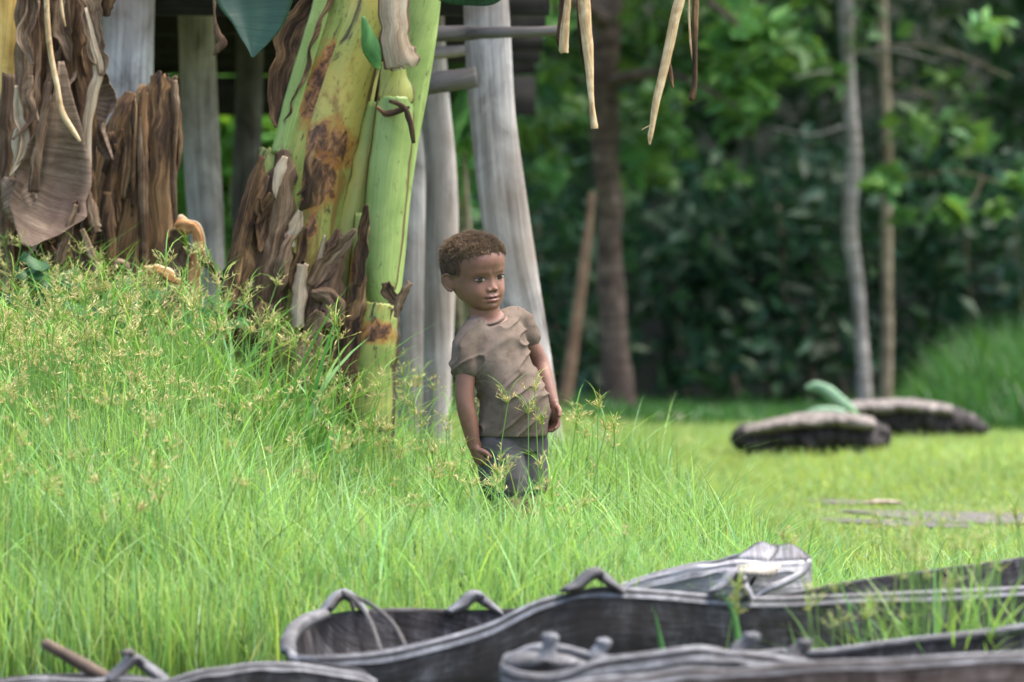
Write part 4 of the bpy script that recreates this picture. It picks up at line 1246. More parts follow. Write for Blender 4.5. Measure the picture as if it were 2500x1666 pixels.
log('dark rotten log lying on the lawn with pale leaf on top', [(1795, 1094, 10), (1815, 1076, 34), (1880, 1070, 40), (1960, 1062, 48), (2050, 1062, 50), (2130, 1066, 44), (2172, 1078, 18)], 23.6)
log('grey log lying behind the dark rotten one', [(2000, 1030, 24), (2070, 1026, 40), (2200, 1022, 44), (2320, 1030, 38), (2375, 1034, 20)], 24.9)
log('short dark stump end right of the logs', [(2310, 1040, 12), (2335, 1040, 24), (2375, 1038, 26), (2400, 1040, 12)], 25.0)
bl = thing('fallen_banana_leaf', 'pale green banana leaf bent over the rotten logs', 'leaf')
sheet('blade', [(1966, 948, 4), (1990, 944, 12), (2020, 956, 15), (2050, 980, 15), (2078, 1004, 12), (2096, 1030, 6)], 24.0, MAT['leaf_pale'], bl, thick=.003, arc=.4, n=30, m=9)
sheet('blade', [(1960, 1014, 5), (2000, 1006, 13), (2050, 1012, 15), (2090, 1030, 11), (2100, 1052, 4)], 23.8, MAT['leaf_pale'], bl, thick=.003, arc=.5, n=30, m=9)
sheet('blade', [(2070, 1000, 6), (2090, 1020, 12), (2098, 1040, 12), (2092, 1060, 6)], 23.7, MAT['leaf_bright'], bl, thick=.003, arc=.5, n=20, m=7)
for i, (pts, d, lab) in enumerate((
        ([(1560, 1034, 4), (1590, 1030, 14), (1650, 1028, 16), (1700, 1036, 12), (1714, 1040, 3)], 27.0, 'reddish stone slab near the brown tree trunk'),
        ([(1640, 1084, 3), (1660, 1082, 8), (1700, 1082, 8), (1722, 1084, 3)], 25.0, 'flat pale stone on the lawn left of the logs'),
        ([(1790, 1052, 3), (1810, 1046, 10), (1836, 1048, 9), (1850, 1052, 3)], 26.2, 'small pale stone just left of the rotten log'),
        ([(2100, 1230, 2), (2140, 1226, 5), (2190, 1228, 5), (2210, 1232, 2)], 19.9, 'flat grey stone at the edge of the bare patch'))):
    o = tube('flat_stone', px_rows(pts, d, 2.0), MAT['stone'], None, n=24, m=14, rough=.2, rfreq=4, seed=i)
    tag(o, lab, 'stone', 'flat stones in the clearing')
fl = sheet('fallen_leaf', [(1535, 1262, 4), (1570, 1254, 14), (1615, 1256, 16), (1656, 1262, 5)], 16.6, MAT['orange'], None, thick=.003, arc=.6, n=20, m=9, ripple=.3, fray=.3)
tag(fl, 'fallen reddish brown leaf lying at the edge of the tall grass', 'leaf')
# bare grey mud patches
mp = []
for (cx, cy, rx, ry) in ((2350, 19.2, 270, .42), (2190, 18.5, 170, .22), (2080, 20.2, 110, .22)):
    a = np.linspace(0, 2 * math.pi, 49)[:-1]
    k = 1 + .3 * vnoise(np.stack([np.cos(a) * 2 + cx, np.sin(a) * 2, a * 0], -1))
    xx, yy = X(cx, cy) + rx * cy / F * np.cos(a) * k, cy + ry * np.sin(a) * k
    V = np.stack([xx, yy, gz(xx, yy) + .006], -1)
    V = np.vstack([V, V.mean(0) + [0, 0, .006]])
    i = np.arange(48)
    me = arr_mesh('mud_patch', V, np.stack([i, (i + 1) % 48, np.full(48, 48)], -1), uv=V[:, :2], nrm=V[:, :2])
    o = link('mud_patch', me, MAT['stone'] if False else None)
    mp.append(o)
mm = M('grey_mud')
mc = mm.ramp(mm.noise(mm.obj((6, 6, 6)), 1, 5, .7), [(.3, (.06, .055, .05)), (.7, (.14, .132, .125))])
MAT['mud'] = mm.done(mc, .8, .3)
for o in mp:
    o.data.materials.append(MAT['mud'])
    tag(o, kind='structure')


# ------------------------------------------------------------------ forest
def leaves(C, size, col, up=.6, var=.35):
    """diamond leaves at centres C (n,3); returns V, quads, tris, colours"""
    n = len(C)
    nrm = RNG.normal(0, 1, (n, 3)) + np.array([0, -.35, up])
    nrm /= np.linalg.norm(nrm, axis=1)[:, None]
    u = np.cross(nrm, RNG.normal(0, 1, (n, 3)))
    u /= np.linalg.norm(u, axis=1)[:, None] + 1e-9
    v = np.cross(nrm, u)
    L = (size * RNG.uniform(.55, 1.4, n))[:, None]
    wd = L * RNG.uniform(.3, .5, n)[:, None]
    P0 = C - u * L
    P1 = C - u * L * .25 + v * wd + nrm * L * .12
    P2 = C + u * L - nrm * L * .2
    P3 = C - u * L * .25 - v * wd + nrm * L * .12
    V = np.stack([P0, P1, P2, P3], 1).reshape(-1, 3)
    b = (np.arange(n) * 4)[:, None]
    T = np.concatenate([b + np.array([[0, 1, 2]]), b + np.array([[0, 2, 3]])], 0)
    c = gcol(n, col, var)
    return V, np.zeros((0, 4), int), T, np.repeat(c, 4, 0)


def cloud(cen, rad, n, squash=.7):
    p = RNG.normal(0, 1, (n, 3))
    p /= np.linalg.norm(p, axis=1)[:, None]
    r = RNG.uniform(0, 1, n) ** .45
    return np.array(cen) + p * (r * rad)[:, None] * np.array([1, 1, squash])


# the mass of the wood: clumps of leaves from the ground to the canopy
parts = []
nc = 1500
for i in range(nc):
    yy = 32.0 + 16 * RNG.uniform()
    xx = RNG.uniform(-8.5, 8.5)
    zz = float(gz(xx, yy)) + RNG.uniform(0, 1) ** .8 * 7.5
    if zz < 2.6 and yy < 33.2 and RNG.uniform() < .5:
        continue
    tone = RNG.uniform(.5, 1.25)
    parts.append(leaves(cloud((xx, yy, zz), RNG.uniform(.45, 1.0), 62), .10, np.array([.028, .076, .032]) * tone, var=.4))
# unseen canopy overhead, added to shade the forest below
for i in range(420):
    xx, yy = RNG.uniform(-9, 9), RNG.uniform(31.3, 47)
    parts.append(leaves(cloud((xx, yy, RNG.uniform(4.6, 8.0)), RNG.uniform(.8, 1.4), 60, .4), .15, (.035, .095, .03), up=1.5))
fo = blade_obj('forest', parts, MAT['foliage'])
tag(fo, 'dense dark green forest closing the clearing', 'forest', kind='stuff')


def twig(a, b, r0, r1, sag=0.0):
    a, b = np.array(a, float), np.array(b, float)
    mid = (a + b) / 2 + np.array([RNG.normal(0, .04), RNG.normal(0, .04), sag])
    return [(*a, r0, r0), (*mid, (r0 + r1) / 2, (r0 + r1) / 2), (*b, r1, r1)]


def tree(name, label, rows, d, bark, crowns, leafcol, size=.09, group='trees at the forest edge', branches=(), depth=1.0):
    root = thing(name, label, 'tree', group)
    tube('trunk', px_rows(rows, d, depth, 1.0 if name == 'forest_tree' else .82), MAT[bark], root, n=60, m=18, rough=.10, rfreq=14, ridges=.03, seed=d)
    for (a, b, r0, r1, sag) in branches:
        k_ = 1 if name == 'forest_tree' else .5
        tube('branch', twig(P(*a), P(*b), r0 * k_, r1 * k_, sag), MAT[bark], root, n=16, m=8, rough=.1)
    pp = []
    for (cx, cy, cdp, rad, n, g) in crowns:
        c = P(cx, cy, cdp)
        pp.append(leaves(cloud(c, rad, n, .7), size, np.array(leafcol) * g, up=1.0, var=.4))
    cr_ = blade_obj('crown', pp, MAT['foliage'], root)
    return root


mcol = (.085, .19, .05)
crA = []  # high last values put the sky-lit brightness of a clump into its leaf colour
for (cx, cy, r, n, g) in ((1300, 40, .22, 60, 1.6), (1270, 190, .2, 40, 1.0), (1330, 220, .2, 44, 1.2), (1380, 290, .2, 40, 1.1), (1290, 300, .2, 36, .8), (1560, 90, .22, 36, .8), (1600, 230, .2, 34, 1.2),
                          (1570, 300, .18, 30, .9), (1640, 350, .16, 26, 1.5), (1560, 400, .15, 22, 1.4), (1520, 480, .14, 16, 1.2), (1350, 430, .16, 22, .9), (1340, 410, .12, 14, 1.4),
                          (1760, 60, .24, 80, 1.9), (1830, 80, .22, 80, 2.0), (1700, 40, .2, 40, 1.2), (1720, 190, .16, 40, 1.7), (1790, 220, .2, 44, 1.5), (1830, 250, .14, 30, 1.7), (1660, 160, .2, 30, .9),
                          (1790, 300, .12, 14, 1.0), (1770, 430, .10, 12, 1.3), (1630, 445, .08, 9, 1.1), (1900, 130, .25, 44, 1.0), (1480, 30, .3, 60, .8), (1400, 160, .26, 54, .8), (1650, 20, .3, 60, .7)):
    crA.append((cx, cy, (29.3 if abs(cx - 1490) < 150 else 27.6) + RNG.uniform(-.4, .9), r, int(n * 1.1), g * .9))
for i in range(46):
    crA.append((RNG.uniform(1000, 2300), RNG.uniform(-1100, -330), RNG.uniform(26.5, 30), .5, 46, 1.0))
tree('forest_tree', 'brown barked tree with bright hanging leaf sprays behind the child', [(1500, -700, 38), (1490, -300, 37), (1480, 0, 38), (1474, 200, 37), (1480, 380, 32), (1490, 500, 30), (1488, 620, 30), (1496, 760, 33), (1504, 880, 37), (1508, 960, 41), (1508, 1010, 54)], 28.2, 'bark', crA, mcol, size=.085,
     branches=[((1480, 60, 28.2), (1240, 70, 27.4), .05, .02, .12), ((1490, -60, 28.2), (1800, 60, 27.2), .05, .012, .15), ((1480, 200, 28.2), (1800, 260, 27.4), .035, .008, .1), 
                ((1500, -300, 28.2), (1900, -200, 27), .06, .02, .3), ((1500, -300, 28.2), (1200, -250, 27), .06, .02, .3)])
crB = [(2230, 330, 28.6, .14, 26, 1.2), (2160, 440, 28.3, .10, 24, 1.3), (2210, 520, 28.7, .10, 10, .9), (2080, 50, 28.7, .3, 40, .7), (1990, 180, 28.8, .2, 26, 1.2), (1900, 60, 28.5, .25, 40, 1.2), (1945, 130, 28.5, .14, 20, 1.6)]
for i in range(26):
    crB.append((RNG.uniform(1850, 2300), RNG.uniform(-1100, -330), RNG.uniform(27.5, 30.5), .5, 46, .9))
tree('slender_tree', 'slender wavy pale barked tree behind the logs', [(2068, -800, 22), (2062, -200, 22), (2066, 0, 21), (2070, 130, 20), (2076, 260, 21), (2086, 380, 23), (2078, 480, 23), (2076, 580, 22), (2092, 680, 20), (2100, 800, 20), (2108, 920, 21), (2112, 1010, 26)], 28.8, 'bark_pale', crB, mcol, size=.08,
     branches=[((2070, 180, 28.8), (1940, 190, 28.4), .018, .006, .02), ((2076, 280, 28.8), (2000, 190, 28.9), .022, .01, .02), ((2074, 130, 28.8), (2290, 150, 28.6), .016, .006, .04), ((2080, 300, 28.8), (1880, 310, 28.7), .018, .006, -.05)])
crC = [(2320, 515, 28.3, .08, 22, 1.5), (2430, 510, 28.4, .05, 9, 1.3), (2492, 440, 28.3, .07, 12, 1.4), (2370, 350, 28.6, .12, 16, 1.1), (2420, 65, 28.4, .12, 18, 1.6), (2300, 200, 28.9, .25, 30, .6), (2260, 300, 28.8, .2, 24, .8)]
for i in range(26):
    crC.append((RNG.uniform(2100, 2600), RNG.uniform(-1100, -330), RNG.uniform(27.5, 30.5), .5, 46, .9))
tree('slender_tree', 'slender straight tan barked tree at the right of the pale one', [(2140, -800, 16), (2150, -200, 17), (2152, 0, 17), (2158, 160, 17), (2164, 300, 17), (2166, 480, 17), (2164, 640, 17), (2166, 800, 18), (2162, 940, 20), (2160, 1010, 26)], 29.2, 'bark_tan', crC, mcol, size=.08,
     branches=[((2158, 200, 29.2), (2290, 250, 29), .018, .008, .05), ((2166, 440, 29.2), (2480, 460, 28.6), .016, .005, .06), ((2400, 430, 28.8), (2350, 520, 28.6), .006, .003, 0), ((2156, 110, 29.2), (2470, 190, 28.8), .016, .005, .06)])
MAT['pole_red'] = fibre('reddish_pole', [(.3, (.13, .08, .05)), (.6, (.22, .14, .09)), (.8, (.28, .19, .13))], along=2, across=14, bump=.3, rough=.8)
lp = tube('leaning_pole', px_rows([(1446, 470, 8), (1430, 620, 12), (1408, 780, 14), (1388, 920, 15), (1372, 1010, 15)], 27.6, 1), MAT['pole_red'], None, n=24, m=10, rough=.05)
tag(lp, 'thin brown pole leaning against the brown tree trunk', 'pole')


def bush(label, specs, col, size, group='bushes at the forest edge'):
    root = thing('bush', label, 'bush', group)
    pp = []
    c0 = None
    for (cx, cy, d, rad, n) in specs:
        c = P(cx, cy, d)
        pp.append(leaves(cloud(c, rad, n, .8), size, np.array(col) * RNG.uniform(.8, 1.2), up=.9))
        g0 = float(gz(c.x, d))
        tube('stem', [(c.x + .1, d, g0 - .02, .018, .018), (c.x + .04, d, (g0 + c.z) / 2, .014, .014), (c.x, d, c.z, .006, .006)], MAT['bark_tan'], root, n=10, m=6)
    blade_obj('foliage', pp, MAT['foliage'], root)
    return root


bush('bright green bush seen through the gap between the hut posts', [(560, 280, 29.5, .40, 300), (640, 330, 29.8, .40, 300), (520, 420, 30, .35, 220), (600, 430, 30.2, .4, 260), (560, 540, 30, .4, 240), (640, 560, 30, .4, 240), (450, 350, 30, .4, 240)], (.14, .33, .06), .09)
bush('green bush behind the post pair and the wide slab post', [(1130, 330, 23.5, .14, 30), (1120, 420, 24, .22, 90), (1140, 560, 24.3, .22, 70), (1130, 700, 24.4, .22, 60), (1090, 250, 24.2, .2, 50)], (.06, .17, .05), .08)
bush('dark low bush left of the brown tree trunk', [(1340, 640, 30.5, .5, 160), (1330, 800, 30.4, .5, 160), (1400, 900, 30.2, .4, 110), (1310, 520, 30.6, .5, 150)], (.024, .07, .034), .075)
bush('dark green bush between brown trunk and the slender trees', [(1640, 640, 31, .5, 170), (1760, 560, 31, .5, 170), (1700, 780, 31, .5, 150), (1850, 700, 31.2, .5, 150), (1780, 880, 30.6, .4, 110), (1900, 500, 31, .5, 140)], (.024, .07, .034), .075)
bush('dark bush behind the slender trees', [(1990, 620, 31.2, .5, 150), (1960, 760, 31, .5, 150), (2010, 480, 31.3, .5, 150), (2040, 880, 30.8, .4, 100)], (.024, .07, .034), .075)
bush('dark bush at the right edge above the long grass', [(2300, 640, 31, .5, 150), (2420, 700, 31, .5, 150), (2480, 560, 31, .5, 150), (2350, 480, 31, .5, 130), (2400, 820, 30.8, .45, 130)], (.024, .07, .034), .075)
pl = sheet('young_banana_leaf', [(1090, 420, 2), (1100, 350, 16), (1118, 280, 22), (1140, 220, 16), (1160, 170, 3)], 20.5, MAT['leaf_bright'], None, thick=.002, arc=.3, n=24, m=9)
tag(pl, 'single broad green leaf between the grey posts', 'leaf')

# ------------------------------------------------------------------ the child
SC = 15.3 / F                                       # metres per photo pixel at the child
YAW = math.radians(36)
FW = np.array([math.sin(YAW), -math.cos(YAW), 0])   # the way the body faces
LT = np.array([math.cos(YAW), math.sin(YAW), 0])    # towards the child's left
UP = np.array([0, 0, 1.0])


def J(px, py, dy=0.0):
    return np.array(P(px, py, 15.3 + dy))


def ring_loft(secs, n=40, m=28):
    """secs: (centre, A half axis vec, B half axis vec) -> closed loft arrays"""
    rows = crom([np.concatenate([c, a, b]) for c, a, b in secs], n)
    ph = np.linspace(0, 2 * math.pi, m, endpoint=False)
    G = rows[:, None, :3] + rows[:, None, 3:6] * np.cos(ph)[None, :, None] + rows[:, None, 6:9] * np.sin(ph)[None, :, None]
    V = np.vstack([G.reshape(-1, 3), G[0].mean(0), G[-1].mean(0)])
    i = np.arange(n - 1)[:, None] * m
    k = np.arange(m)[None, :]
    k2 = (k + 1) % m
    Q = np.stack([i + k, i + k2, i + m + k2, i + m + k], -1).reshape(-1, 4)
    kk = np.arange(m)
    T0 = np.stack([(kk + 1) % m, kk, np.full(m, n * m)], -1)
    b = (n - 1) * m
    T1 = np.stack([b + kk, b + (kk + 1) % m, np.full(m, n * m + 1)], -1)
    return V, Q, np.vstack([T0, T1])


def limb(pts, radii, n=40, m=20, flat=1.0):
    """tapered round limb with dome ends"""
    pts = [np.array(p, float) for p in pts]
    d0 = pts[0] - pts[1]
    d0 /= np.linalg.norm(d0)
    d1 = pts[-1] - pts[-2]
    d1 /= np.linalg.norm(d1)
    R = crom([np.concatenate([p, [r]]) for p, r in zip(pts, radii)], n)
    r0, r1 = radii[0], radii[-1]
    pre = [np.concatenate([pts[0] + d0 * r0 * s, [r0 * math.sqrt(max(0, 1 - s * s))]]) for s in (.98, .8, .5)]
    post = [np.concatenate([pts[-1] + d1 * r1 * s, [r1 * math.sqrt(max(0, 1 - s * s))]]) for s in (.5, .8, .98)]
    R = np.vstack([pre, R, post])
    C, r = R[:, :3], np.maximum(R[:, 3], 1e-4)
    T = np.gradient(C, axis=0)
    T /= np.linalg.norm(T, axis=1)[:, None]
    A = np.cross(T, FW + .01)
    A /= np.linalg.norm(A, axis=1)[:, None]
    B = np.cross(A, T)
    return ring_loft([(C[i], A[i] * r[i], B[i] * r[i] * flat) for i in range(len(C))], n=len(C), m=m)


def blend(partsl, voxel, smooth, name, iters=6):
    """one continuous surface from overlapping closed pieces"""
    V, Q, T, o = [], [], [], 0
    for v, q, t in partsl:
        V.append(v)
        if len(q):
            Q.append(q + o)
        if len(t):
            T.append(t + o)
        o += len(v)
    fs = tuple(np.vstack(f) for f in (Q, T) if len(f))
    me = arr_mesh(name, np.vstack(V), fs)
    ob = bpy.data.objects.new(name, me)
    COL.objects.link(ob)
    rm = ob.modifiers.new('r', 'REMESH')
    rm.mode = 'VOXEL'
    rm.voxel_size = voxel
    rm.use_smooth_shade = True
    if iters:
        sm = ob.modifiers.new('s', 'SMOOTH')
        sm.factor = smooth
        sm.iterations = iters
    dg = bpy.context.evaluated_depsgraph_get()
    out = bpy.data.meshes.new_from_object(ob.evaluated_get(dg))
    bpy.data.objects.remove(ob)
    n = len(out.vertices)
    Vv = np.empty(n * 3, np.float32)
    out.vertices.foreach_get('co', Vv)
    Fv = np.empty(len(out.loops), np.int32)
    out.loops.foreach_get('vertex_index', Fv)
    bpy.data.meshes.remove(out)
    return Vv.reshape(-1, 3).astype(float), Fv.reshape(-1, 4)


s = SC
TORSO = [  # px, py, lateral half, depth half, forward shift, tilt of the shoulder line
    (1186, 772, 40, 36, 0, .30), (1190, 792, 62, 42, 2, .32), (1200, 826, 76, 50, 6, .30), (1208, 872, 72, 56, 8, .2),
    (1226, 922, 70, 60, 10, .1), (1246, 972, 74, 66, 12, .03), (1252, 1020, 76, 64, 8, 0), (1250, 1066, 74, 60, 0, 0), (1250, 1104, 62, 52, 0, 0)]


def torso(grow=0.0, a=0, b=None, flare=0.0):
    out = []
    sel = TORSO[a:b]
    for i, (px, py, lw, dw, fs, tl) in enumerate(sel):
        c = J(px, py) + FW * fs * s
        A = (LT + UP * tl)
        A = A / np.linalg.norm(A)
        g = grow + flare * i / len(sel)
        out.append((c, A * (lw * s + g), FW * (dw * s + g)))
    return out


RS, RE, RWp = J(1138, 846, -.055), J(1135, 978, -.075), J(1158, 1092, -.07)
LS, LE, LW_ = J(1262, 782, .065), J(1318, 884, .085), J(1350, 985, .03)
RH, RK, RA = J(1220, 1088, -.03), J(1238, 1236, -.06), J(1262, 1404, -.02)
LH, LK, LA = J(1284, 1080, .045), J(1286, 1232, .02), J(1304, 1406, .06)


def hand(wrist, tipdir, palmn, side, curl):
    """palm and five bent fingers; side points to the thumb"""
    t = tipdir / np.linalg.norm(tipdir)
    sd2 = side - t * side.dot(t)
    sd2 /= np.linalg.norm(sd2)
    nn = np.cross(t, sd2)
    if nn.dot(palmn) < 0:
        nn = -nn
    out = [ring_loft([(wrist - t * .006, sd2 * .017, nn * .014), (wrist + t * .012, sd2 * .021, nn * .013), (wrist + t * .034, sd2 * .025, nn * .012), (wrist + t * .048, sd2 * .023, nn * .010), (wrist + t * .052, sd2 * .016, nn * .006)], n=14, m=16)]
    for off, ln in ((.017, .036), (.006, .041), (-.006, .038), (-.017, .030)):
        b = wrist + t * .043 + sd2 * off
        p1 = b + (t + nn * curl * .35) * ln * .42 + sd2 * off * .12
        p2 = p1 + (t * (1 - curl * .35) + nn * curl * .9) * ln * .34
        p3 = p2 + (t * (1 - curl * .8) + nn * curl * 1.1) * ln * .28
        out.append(limb([b, p1, p2, p3], [.0066, .006, .0056, .0046], n=14, m=10))
    b = wrist + t * .012 + sd2 * .016
    out.append(limb([b, b + sd2 * .016 + t * .012 + nn * .005, b + sd2 * .021 + t * .028 + nn * .011], [.0085, .0072, .0055], n=12, m=10))
    return out


def foot(ankle):
    z0 = float(gz(ankle[0], ankle[1])) + .004
    h = ankle - FW * .028
    out = [ring_loft([(np.array([*(h - FW * .01)[:2], z0 + .018]), LT * .018, UP * .016), (np.array([*(h + FW * .01)[:2], z0 + .026]), LT * .024, UP * .024), (np.array([*(h + FW * .06)[:2], z0 + .024]), LT * .027, UP * .022),
                      (np.array([*(h + FW * .105)[:2], z0 + .014]), LT * .031, UP * .013), (np.array([*(h + FW * .125)[:2], z0 + .010]), LT * .026, UP * .009)], n=20, m=16)]
    for i in range(5):
        b = np.array([*(h + FW * (.118 - .004 * i) + LT * (-.024 + .0118 * i))[:2], z0 + .009])
        out.append(limb([b, b + FW * (.024 - .0025 * i)], [.0075 - .0006 * i] * 2, n=6, m=8))
    return out


bparts = [ring_loft(torso(), n=50, m=32)]
bparts.append(limb([J(1182, 760, -.005), J(1174, 728, -.002)], [40 * s, 39 * s], n=10))                                # neck
bparts.append(limb([J(1165, 806, -.03), RS, (RS * .55 + RE * .45), RE, (RE * .6 + RWp * .4), RWp], [33 * s, 31 * s, 26 * s, 23 * s, 23 * s, 16 * s]))
bparts.append(limb([J(1228, 790, .03), LS, (LS * .55 + LE * .45), LE, (LE * .6 + LW_ * .4), LW_], [32 * s, 30 * s, 25 * s, 22 * s, 21 * s, 16 * s]))
bparts.append(limb([RH, (RH * .5 + RK * .5), RK, (RK * .65 + RA * .35), RA], [52 * s, 47 * s, 35 * s, 36 * s, 23 * s]))
bparts.append(limb([LH, (LH * .5 + LK * .5), LK, (LK * .65 + LA * .35), LA], [50 * s, 46 * s, 35 * s, 36 * s, 23 * s]))
bV, bF = blend(bparts, .005, .5, 'tmp', 10)

# head: horizontal slices, then the features of the face, in centimetres (lateral, forward, up)
SL = [(-9.4, .8, 6.4, 5.0), (-9.1, 2.5, 7.0, 3.2), (-8.4, 3.9, 7.35, 1.0), (-7, 5.2, 7.5, -2.2), (-5, 6.15, 7.6, -5.0), (-3, 6.7, 7.75, -7.0), (-1, 6.9, 7.9, -8.2),
      (1, 7.15, 8.25, -9.0), (3, 7.3, 8.6, -9.4), (5, 7.1, 8.25, -9.0), (7, 6.1, 6.7, -7.7), (8.5, 4.2, 3.9, -5.4), (9.3, 2.2, 1.6, -3.2), (9.5, .5, -.2, -1.2)]
nh, mh = 230, 260
SLr = crom(SL, nh)
zc = SLr[:, 0]
ph = np.linspace(0, 2 * math.pi, mh, endpoint=False)
cs, sn = np.cos(ph), np.sin(ph)
ex = 2 / 2.25
cu = np.sign(cs) * np.abs(cs) ** ex
cf = np.sign(sn) * np.abs(sn) ** ex
mid, half = (SLr[:, 2] + SLr[:, 3]) / 2, (SLr[:, 2] - SLr[:, 3]) / 2
hu = np.maximum(SLr[:, 1], .1)[:, None] * cu[None, :]
hf = mid[:, None] + np.maximum(half, .1)[:, None] * cf[None, :]
hw = np.repeat(zc[:, None], mh, 1)


def gs(u, w, cu_, cw, su, sw):
    return np.exp(-((u - cu_) / su) ** 2 - ((w - cw) / sw) ** 2)


def face_disp(u, w):
    a = np.abs(u)
    d = np.zeros_like(u)
    d += -.55 * gs(a, w, 2.9, -1.2, 1.8, 1.1)                       # eye sockets
    d += .14 * gs(a, w, 2.6, .65, 1.9, .7)                           # brow
    d += -.06 * gs(a, w, 0, .6, .3, .7) + .08 * gs(a, w, .7, .5, .5, .5)   # frown
    for t in np.linspace(0, 1, 7):                                  # bridge to tip
        d += (.05 + .26 * t ** 1.8) * gs(a, w, 0, -.5 - 2.9 * t, .62 + .35 * t, .75)
    d += .50 * gs(a, w, 0, -3.75, .95, .7)
    d += .75 * gs(a, w, 1.2, -4.0, .6, .5)
    d += -.35 * gs(a, w, 1.75, -4.1, .35, .6)
    d += .42 * gs(a, w, 0, -6.0, 2.3, 1.5)                           # muzzle
    d += .55 * gs(a, w, .6, -5.7, 1.05, .38)                        # upper lip
    d += .68 * gs(a, w, 0, -6.78, 1.35, .46)                         # lower lip
    d += -.50 * gs(a, w, 0, -6.22, 1.75, .17)                        # mouth line
    d += -.22 * gs(a, w, 2.1, -6.2, .4, .5)
    d += -.15 * gs(a, w, 0, -5.1, .3, .45)                           # philtrum
    d += -.32 * gs(a, w, 0, -7.5, 1.3, .4)
    d += .30 * gs(a, w, 0, -8.35, 1.3, .7)                           # chin
    d += .60 * gs(a, w, 3.9, -4.8, 1.9, 1.9)                         # cheeks
    d += -.55 * gs(a, w, .55, -4.55, .26, .2)                        # nostrils
    d += .16 * gs(a, w, 2.9, -.55, 1.3, .28) + .16 * gs(a, w, 2.9, -1.85, 1.2, .3)  # lids
    return d


front = sstep(0, 3.5, hf)
hf = hf + face_disp(hu, hw) * front
HS = .0104                                                         # head scale, metres per unit
HYAW, HROLL, HPITCH = math.radians(33), math.radians(7), math.radians(5)
hF = np.array([math.sin(HYAW) * math.cos(HPITCH), -math.cos(HYAW) * math.cos(HPITCH), -math.sin(HPITCH)])
hL0 = np.array([math.cos(HYAW), math.sin(HYAW), 0])
hU0 = np.cross(hF, -hL0)
hU0 = hU0 if hU0[2] > 0 else -hU0
hL = hL0 * math.cos(HROLL) + hU0 * math.sin(HROLL) * .0 + np.array([0, 0, 1]) * math.sin(HROLL) * -.0
# roll: crown towards picture left
hU = hU0 * math.cos(HROLL) - hL0 * math.sin(HROLL)
hL = hL0 * math.cos(HROLL) + hU0 * math.sin(HROLL)
HC = J(1160, 663, 0)


def H(u, f, w):
    u, f, w = np.asarray(u, float), np.asarray(f, float), np.asarray(w, float)
    return HC + HS * (u[..., None] * hL + f[..., None] * hF + w[..., None] * hU)


Gh = H(hu, hf, hw)
Vh = np.vstack([Gh.reshape(-1, 3), Gh[0].mean(0), Gh[-1].mean(0)])
i = np.arange(nh - 1)[:, None] * mh
k = np.arange(mh)[None, :]
k2 = (k + 1) % mh
Qh = np.stack([i + k, i + k2, i + mh + k2, i + mh + k], -1).reshape(-1, 4)
kk = np.arange(mh)
Th = np.vstack([np.stack([(kk + 1) % mh, kk, np.full(mh, nh * mh)], -1), np.stack([(nh - 1) * mh + kk, (nh - 1) * mh + (kk + 1) % mh, np.full(mh, nh * mh + 1)], -1)])
fparts = [(bV, bF, np.zeros((0, 3), int)), (Vh, Qh, Th)]
# ears: a flat lobe with a rolled rim
for sg in (-1, 1):
    e0 = lambda b, c, o: H(sg * (6.75 + o), -.9 + b, -2.1 + c)
    fparts.append(ring_loft([(e0(.2, -1.9, 0), HS * (hF * .5), HS * hU * .3), (e0(.1, -1.4, .45), HS * (hF * .95 - sg * hL * .45), HS * (hL * .35)), (e0(-.3, 0, .8), HS * (hF * 1.5 - sg * hL * .75), HS * hL * .33),
                             (e0(-.5, 1.2, .9), HS * (hF * 1.35 - sg * hL * .8), HS * hL * .33), (e0(-.3, 2.0, .6), HS * (hF * .7 - sg * hL * .4), HS * hL * .25)], n=24, m=18))
    rimp = [(.9, 1.2, .35), (.5, 2.0, .75), (-.6, 2.25, 1.25), (-1.7, 1.5, 1.65), (-1.95, .2, 1.65), (-1.4, -1.0, 1.3), (-.5, -1.8, .8), (.3, -2.1, .4)]
    fparts.append(limb([e0(b, c, o) for b, c, o in rimp], [.33 * HS] * 5 + [.36 * HS, .48 * HS, .42 * HS], n=50, m=10))
fparts += hand(RWp, RWp - RE + np.array([.03, 0, 0]), LT, FW, .55)
fparts += hand(LW_, np.array([-.01, 0, -1.0]) + FW * .2, -LT, FW, .6)
fparts += foot(RA) + foot(LA)
cV, cF = blend(fparts, .0021, .5, 'tmp', 2)
# local head coordinates of every vertex for the colouring of the skin
rel = (cV - HC) / HS
lu, lf, lw = rel @ hL, rel @ hF, rel @ hU
on = (lf > 3.5) & (lw > -9.4) & (np.abs(lu) < 6)
skin = np.array([.178, .087, .060])
colv = np.tile(skin, (len(cV), 1))
nzs = (vnoise(cV * 22) * .13 + vnoise(cV * 70 + 3) * .08 + vnoise(cV * 180) * .05)[:, None]
colv = colv * (1 + nzs)
a_ = np.abs(lu)


def tint(mask, c):
    global colv
    mm_ = (mask * on)[:, None]
    colv = colv * (1 - mm_) + np.array(c) * mm_


tint(.35 * gs(a_, lw, 3.6, -4.0, 2.2, 2.2), (.30, .145, .085))
tint(.30 * gs(a_, lw, 0, -3.4, 1.0, 1.6), (.31, .16, .10))
tint(np.clip(1.3 * gs(a_, lw, .5, -5.8, 1.25, .30), 0, .8), (.165, .07, .058))
tint(np.clip(1.5 * gs(a_, lw, 0, -6.7, 1.25, .36), 0, .9), (.30, .125, .105))
tint(np.clip(1.8 * gs(a_, lw, 0, -6.22, 1.8, .16), 0, .95), (.035, .016, .014))
tint(np.clip(1.8 * gs(a_, lw, .56, -4.62, .3, .17), 0, .95), (.03, .015, .012))
tint(.5 * gs(a_, lw, 2.9, -1.1, 1.7, .9), (.12, .058, .042))
